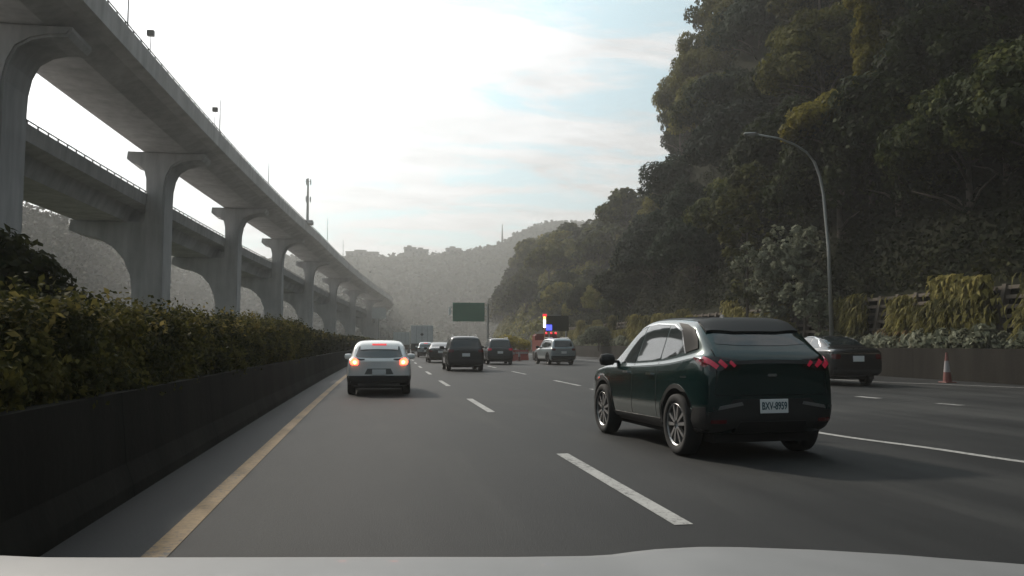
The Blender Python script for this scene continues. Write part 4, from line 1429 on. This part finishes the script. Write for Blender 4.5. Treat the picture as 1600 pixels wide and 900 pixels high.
        zt_ = {'suv': 1.02, 'sedan': .86, 'cuv': .93, 'coupe': 1}[kind]
        lm = lamp or M_taild
        pt('tail_light', [(.60, zt_ - .10), (.58, zt_ + .03), (.84, zt_ + .05), (.84, zt_ - .10)], 'r', lm, .014, both=True, rnd=.02, res=.05)
    # number plate
    pz = {'coupe': .62, 'cuv': .66, 'suv': .80, 'sedan': .77}[kind]
    hit = bvh.ray_cast(Vector((0, -3, pz)), Vector((0, 1, 0)))[0]
    yb = hit.y - .030
    b = bmesh.new(); box(b, -.19, .19, -.006, .006, -.08, .08)
    bmesh.ops.bevel(b, geom=b.edges[:], offset=.004, segments=1, affect='EDGES')
    pl = obj('number_plate', b, M_plate, root, loc=(0, yb, pz))
    b = bmesh.new(); box(b, -.12, .12, .004, .06, -.05, .05); obj('plate_bracket', b, M_black, pl)
    if plate:
        cu = bpy.data.curves.new('t', 'FONT'); cu.body = plate; cu.size = .125; cu.align_x = 'CENTER'; cu.align_y = 'CENTER'; cu.extrude = .0015; cu.offset = .0022
        to = bpy.data.objects.new('t', cu); COL.objects.link(to)
        dg = bpy.context.evaluated_depsgraph_get()
        tm = bpy.data.meshes.new_from_object(to.evaluated_get(dg), depsgraph=dg)
        bpy.data.objects.remove(to)
        xs = [v_.co.x for v_ in tm.vertices]; wd = max(xs) - min(xs)
        tm.materials.clear()
        o = obj('lettering', tm, M_ink, pl, loc=(0, -.0085, 0)); o.rotation_euler = (R(90), 0, 0); o.scale = (.335 / wd, .95, 1)
    wheels(root, S, rimm or M_rimd, style)
    # underside
    b = bmesh.new(); box(b, -W * .72, W * .72, .25, L - .3, .19, .32); obj('underbody', b, M_well, root)
    # door mirrors
    ymr = {'coupe': 2.98, 'cuv': 2.8, 'suv': 2.95, 'sedan': 2.95}[kind]
    zm = {'coupe': 1.10, 'cuv': 1.06, 'suv': 1.14, 'sedan': 1.02}[kind]
    for sx in (-1, 1):
        b = bmesh.new(); lathe(b, [(.02, -.12), (.075, -.10), (.09, 0), (.075, .10), (.03, .13)], 12)
        for v_ in b.verts: v_.co.y *= .7
        box(b, -.22 if sx > 0 else .05, -.05 if sx > 0 else .22, -.03, .03, -.05, -.01)
        obj('door_mirror', b, M_black if kind != 'cuv' else M_body, root, smooth=False, loc=(sx * (W + .07), ymr, zm))
    return root


P_green = paint('paint_dark_teal', (.0015, .024, .023), .4, .22)
P_white = paint('paint_white', (.78, .80, .80), .0, .35)
P_black = paint('paint_black', (.008, .008, .009), .2, .3)
P_grey = paint('paint_dark_grey', (.045, .05, .055), .4, .35)
P_silver = paint('paint_silver', (.30, .34, .36), .5, .35)
P_char = paint('paint_charcoal', (.02, .02, .022), .4, .35)

g1 = build_car('coupe', 'coupe_suv', 'large glossy dark green coupe SUV in the next lane with plate BXV-8959', P_green, (4.79, 9.05, 0), R(4.2), (1.0, 1.0, 1.06), M_rim, 'turbine', 'none', 'BXV-8959')
build_car('cuv', 'white_car', 'white crossover with glowing brake lights straight ahead beside the yellow line', P_white, (.22, 22.3, 0), R(-1), (.98, 1, .97), None, 'five', 'braking', None)
build_car('sedan', 'black_sedan', 'low black sedan partly hidden behind the dark green coupe SUV', P_black, (16.15, 24.6, 0), R(-1), (1.08, 1, 1.19), M_rimd, 'five', 'plain', None)
build_car('suv', 'people_carrier', 'tall dark grey van driving in the middle lane beyond the white crossover', P_char, (4.85, 41.4, 0), R(-1), (1.07, 1, 1.07), None, 'five', 'plain', None)
build_car('suv', 'people_carrier', 'grey green van with red tail lights between the dark van and the silver SUV', P_grey, (8.75, 54.5, 0), R(-3), (1.0, 1, 1.06), None, 'five', 'plain', None, lamp=M_tail)
build_car('suv', 'silver_suv', 'silver SUV pulled out alone on the right, in front of the roadworks truck', P_silver, (12.95, 53.3, 0), R(5), (1.0, 1, 1.06), None, 'five', 'plain', None)
build_car('sedan', 'dark_sedan', 'dark sedan half hidden left of the tall dark van', P_char, (5.15, 60.5, 0), R(-1), (1, 1, 1.08), None, 'five', 'plain', None)
build_car('cuv', 'pale_car', 'pale silver crossover ahead of the dark sedan and behind the box truck', P_silver, (5.75, 86, 0), R(-3), (1, 1, 1.05), None, 'five', 'plain', None)
for (x, y, kd, pm_, lab) in ((11.6, 120, 'suv', P_silver, 'tiny pale SUV far off in the queue below the green sign'), (8.6, 132, 'cuv', P_char, 'tiny dark crossover far off right of the box truck'),
                             (14.2, 150, 'suv', P_white, 'tiny white van at the far end of the queue')):
    build_car(kd, 'distant_car', lab, pm_, (x, y, 0), R(-4), (1, 1, 1), None, 'five', 'plain', None)

# box truck ahead and a pale lorry
def truck(loc, rz, w, h, ln, m_box, label, cat='truck', marking=False):
    e = empty('box_truck', loc, rz); tag(e, label, cat)
    b = bmesh.new(); box(b, -w / 2, w / 2, 0, ln, h * .40, h)
    bmesh.ops.bevel(b, geom=b.edges[:], offset=.05, segments=2, affect='EDGES'); obj('cargo_box', b, m_box, e)
    b = bmesh.new(); box(b, -w / 2 + .03, w / 2 - .03, .02, .1, .62, h * .40 - .01); obj('tail_board', b, M_black, e)
    b = bmesh.new(); box(b, -w * .35, w * .35, .1, ln + .5, .55, h * .40 - .02); obj('chassis', b, M_well, e)
    b = bmesh.new(); box(b, -w / 2 + .1, w / 2 - .1, ln + .3, ln + 2.0, .5, h * .82)
    bmesh.ops.bevel(b, geom=b.edges[:], offset=.15, segments=3, affect='EDGES'); obj('cab', b, m_box, e)
    b = bmesh.new(); box(b, -w / 2 + .1, w / 2 - .1, -.08, .02, .45, .60); obj('bumper', b, M_steel, e)
    for sx in (-1, 1):
        b = bmesh.new(); box(b, sx * w * .38 - .14, sx * w * .38 + .14, -.03, .015, .66, .80); obj('tail_light', b, M_taild, e)
        for yy in (1.5, ln + 1.1):
            b = bmesh.new(); lathe(b, [(.2, -.14), (.46, -.14), (.48, 0), (.46, .14), (.2, .14)], 20); obj('wheel', b, M_tyre, e, loc=(sx * (w / 2 - .2), yy, .48))
    b = bmesh.new()
    for xx in (-w / 4, w / 4, 0): box(b, xx - .02, xx + .02, -.02, -.0, h * .42, h - .1)
    obj('door_bar', b, M_steel, e)
    if marking:
        b = bmesh.new()
        pts = [(0, .22), (.22, 0), (0, -.22), (-.22, 0)]
        vs = [b.verts.new((x, -.025, h * .70 + z)) for x, z in pts]; b.faces.new(vs)
        vs2 = [b.verts.new((x, -.004, h * .70 + z)) for x, z in pts]; b.faces.new(vs2[::-1])
        for k in range(4): b.faces.new((vs[k], vs2[k], vs2[(k + 1) % 4], vs[(k + 1) % 4]))
        obj('emblem', b, M_dsteel, e)


M_tbox = mat('truck_box', (.62, .64, .64), .5, var=.1)
truck((6.2, 100, 0), R(-4), 2.75, 3.75, 6.0, M_tbox, 'tall grey box truck queueing far ahead beyond the pale crossover', marking=True)
truck((4.6, 126, 0), R(-4), 2.5, 3.3, 5.5, mat('truck_box_pale', (.5, .54, .54), .5), 'smaller grey lorry left of the tall box truck, next to the hedge')

# roadworks truck with arrow board behind the silver SUV
M_blue = mat('blue_light', (.02, .03, .5), .3, emit=(.08, .1, 1), estr=2.0)
M_redl = mat('red_light', (.6, .02, .03), .3, emit=(1, .04, .06), estr=1.2)
M_strip = mat('white_strip_light', (.9, .9, .9), .3, emit=(1, .93, .80), estr=5.0)
M_strip2 = mat('amber_strip_light', (.9, .6, .1), .3, emit=(1, .62, .12), estr=4.0)
rt = empty('roadworks_truck', (14.9, 64, 0), R(-2)); tag(rt, 'red roadworks truck with raised dark warning board and lit strip, behind the silver SUV', 'truck')
b = bmesh.new(); box(b, -1.1, 1.1, 0, 4.2, .75, 1.75); bmesh.ops.bevel(b, geom=b.edges[:], offset=.04, segments=2, affect='EDGES'); obj('load_bed', b, M_red, rt)
b = bmesh.new(); box(b, -1.0, 1.0, 4.3, 6.0, .6, 2.3); bmesh.ops.bevel(b, geom=b.edges[:], offset=.12, segments=3, affect='EDGES'); obj('cab', b, M_red, rt)
b = bmesh.new(); box(b, -.8, .8, .1, 5.8, .45, .74); obj('chassis', b, M_well, rt)
for sx in (-1, 1):
    for yy in (1.0, 5.0):
        b = bmesh.new(); lathe(b, [(.2, -.13), (.40, -.13), (.42, 0), (.40, .13), (.2, .13)], 20); obj('wheel', b, M_tyre, rt, loc=(sx * .95, yy, .42))
b = bmesh.new(); box(b, -.72, 1.12, .30, .38, 2.5, 3.75); obj('warning_board', b, mat('board_dark', (.035, .035, .022), .6), rt)
b = bmesh.new(); box(b, -.72, .45, .26, .42, 3.76, 3.84); obj('board_rim', b, M_steel, rt)
b = bmesh.new()
for xx in (-.5, .9): box(b, xx - .04, xx + .04, .33, .41, 1.74, 2.5)
obj('board_post', b, M_steel, rt)
b = bmesh.new(); box(b, -.99, -.83, .18, .36, 2.78, 3.40); obj('lit_strip', b, M_strip, rt)
b = bmesh.new(); box(b, -.99, -.83, .18, .36, 3.41, 3.66); obj('amber_light', b, M_strip2, rt)
b = bmesh.new(); box(b, -1.04, -.74, .18, .36, 3.67, 3.88); obj('red_light', b, M_redl, rt)
b = bmesh.new(); box(b, -.78, -.30, .22, .29, 2.55, 3.0); obj('blue_light', b, M_blue, rt)
b = bmesh.new(); tube(b, [(-.91, .27, 1.5), (-.91, .27, 2.78)], .045, 8); obj('light_post', b, mat('post_orange', (.55, .25, .10), .5), rt)
for xx in (.1, .55, .95):
    b = bmesh.new(); lathe(b, [(.09, 0), (.09, .14), (.04, .2)], 12, Matrix.Translation((xx, 5.0, 2.29)) @ Matrix.Rotation(R(-90), 4, 'Y')); obj('beacon', b, M_redl, rt)


# traffic cones and barriers
def cone_thing(loc, label, s=1.0, group=None, tilt=0):
    e = empty('traffic_cone', loc); tag(e, label, 'traffic cone', group); e.scale = (s, s, s); e.rotation_euler = (0, tilt, 0)
    Mz = Matrix.Rotation(R(-90), 4, 'Y')
    def ring(name, r0, z0, r1, z1, m):
        b = bmesh.new(); lathe(b, [(r0, z0), (r1, z1)], 20, Mz)
        obj(name, b, m, e, smooth=False)
    b = bmesh.new(); box(b, -.2, .2, -.2, .2, 0, .035); bmesh.ops.bevel(b, geom=b.edges[:], offset=.01, segments=1, affect='EDGES'); obj('base', b, M_orange, e)
    ring('body', .14, .034, .105, .36, M_orange)
    ring('white_band', .107, .361, .062, .74, M_wcone)
    ring('tip', .060, .741, .025, 1.02, M_orange)


cone_thing((20.75, 26.2, .0), 'tall red and white traffic cone alone against the dark wall', 1.08)
cone_thing((12.2, 66, 0), 'faded traffic cone left of the silver SUV near the red barrier', 1.0)
M_rb = mat('barrier_red', (.26, .045, .03), .5, var=.2)
for k, (x, y, lab) in enumerate(((11.0, 66.5, 'red plastic roadworks barrier just right of the grey green van'), (12.8, 70, 'red plastic roadworks barrier nearest the roadworks truck'))):
    e = empty('plastic_barrier', (x, y, 0)); tag(e, lab, 'barrier')
    b = bmesh.new()
    P_ = [(-.25, 0), (.25, 0), (.22, .2), (.10, .45), (.08, .9), (-.08, .9), (-.10, .45), (-.22, .2)]
    A = [b.verts.new((-.95, p, q)) for p, q in P_]; B = [b.verts.new((.95, p, q)) for p, q in P_]
    b.faces.new(A[::-1]); b.faces.new(B)
    for i in range(8): b.faces.new((A[i], A[(i + 1) % 8], B[(i + 1) % 8], B[i]))
    obj('body', b, M_rb, e)
    b = bmesh.new(); box(b, -.9, .9, -.105, -.085, .55, .75); obj('white_band', b, M_wcone, e)
# sunlit pale shrubs beyond the van
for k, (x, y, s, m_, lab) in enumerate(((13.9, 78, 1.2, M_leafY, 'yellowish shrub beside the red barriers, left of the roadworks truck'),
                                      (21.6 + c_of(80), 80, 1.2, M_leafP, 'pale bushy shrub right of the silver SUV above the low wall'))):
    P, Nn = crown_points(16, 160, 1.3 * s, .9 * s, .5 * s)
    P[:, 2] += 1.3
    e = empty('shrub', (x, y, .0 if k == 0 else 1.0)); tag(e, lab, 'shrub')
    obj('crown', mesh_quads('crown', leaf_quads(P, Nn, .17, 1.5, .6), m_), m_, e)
    b = bmesh.new(); tube(b, [(0, 0, -.3 if k else 0), (0, 0, 1.6)], [.08, .03], 5); obj('stem', b, M_bark, e)

# ------------------------------------------------------------------ own car (bonnet seen along the bottom)
own = empty('own_car', (0, 0, 0)); tag(own, 'white car bonnet along the bottom edge, belonging to the car filmed from', 'car')
EDGE = [(-1.1, .905), (-.70, .985), (-.52, .992), (-.3, .990), (0, .985), (.2, .977), (.3, .955), (.46, .948), (.55, .950), (.66, .957), (.78, .945), (.95, .925), (1.15, .88), (1.5, .8)]
EP = [(-.80, .930), (-.69, .982), (-.50, .990), (.0, .976), (.30, .962), (.50, .952)]
b = bmesh.new(); rows = []
xs = np.linspace(-.86, 1.52, 96)
Yf = 1.72
tgt = [(-.86, -.20), (-.407, -.2357), (-.36, -.240), (-.299, -.243), (.05, -.258), (.176, -.2637), (.27, -.2667), (.300, -.2665), (.330, -.2640), (.36, -.2622), (.42, -.2618), (.473, -.2645), (.58, -.2725), (.704, -.2845), (.80, -.2955), (.90, -.3065), (1.0, -.32)]
for yy in (1.72, 1.70, 1.64, 1.5, 1.3, 1.05, .85):
    row = []
    for x in xs:
        u_ = x / Yf
        z = 1.4 + float(np.interp(u_, [a for a, c in tgt], [c for a, c in tgt])) * Yf
        dy = Yf - yy
        zz_ = z + .085 * dy - .02 * dy * dy
        if dy == 0: zz_ -= .05
        elif dy < .03: zz_ -= .006
        row.append(b.verts.new((x, yy, zz_)))
    rows.append(row)
for A, B in zip(rows, rows[1:]):
    for k in range(len(A) - 1): b.faces.new((A[k], A[k + 1], B[k + 1], B[k]))
hood = obj('bonnet', b, mat('paint_own_white', (.20, .205, .21), .55, coat=.08, var=.10, vscale=2), own, smooth=True)
sm = hood.modifiers.new('t', 'SOLIDIFY'); sm.thickness = .02; sm.offset = 0
b = bmesh.new()
box(b, -.84, 1.46, 1.60, 1.68, .35, .80)
obj('bumper', b, M_black, own)
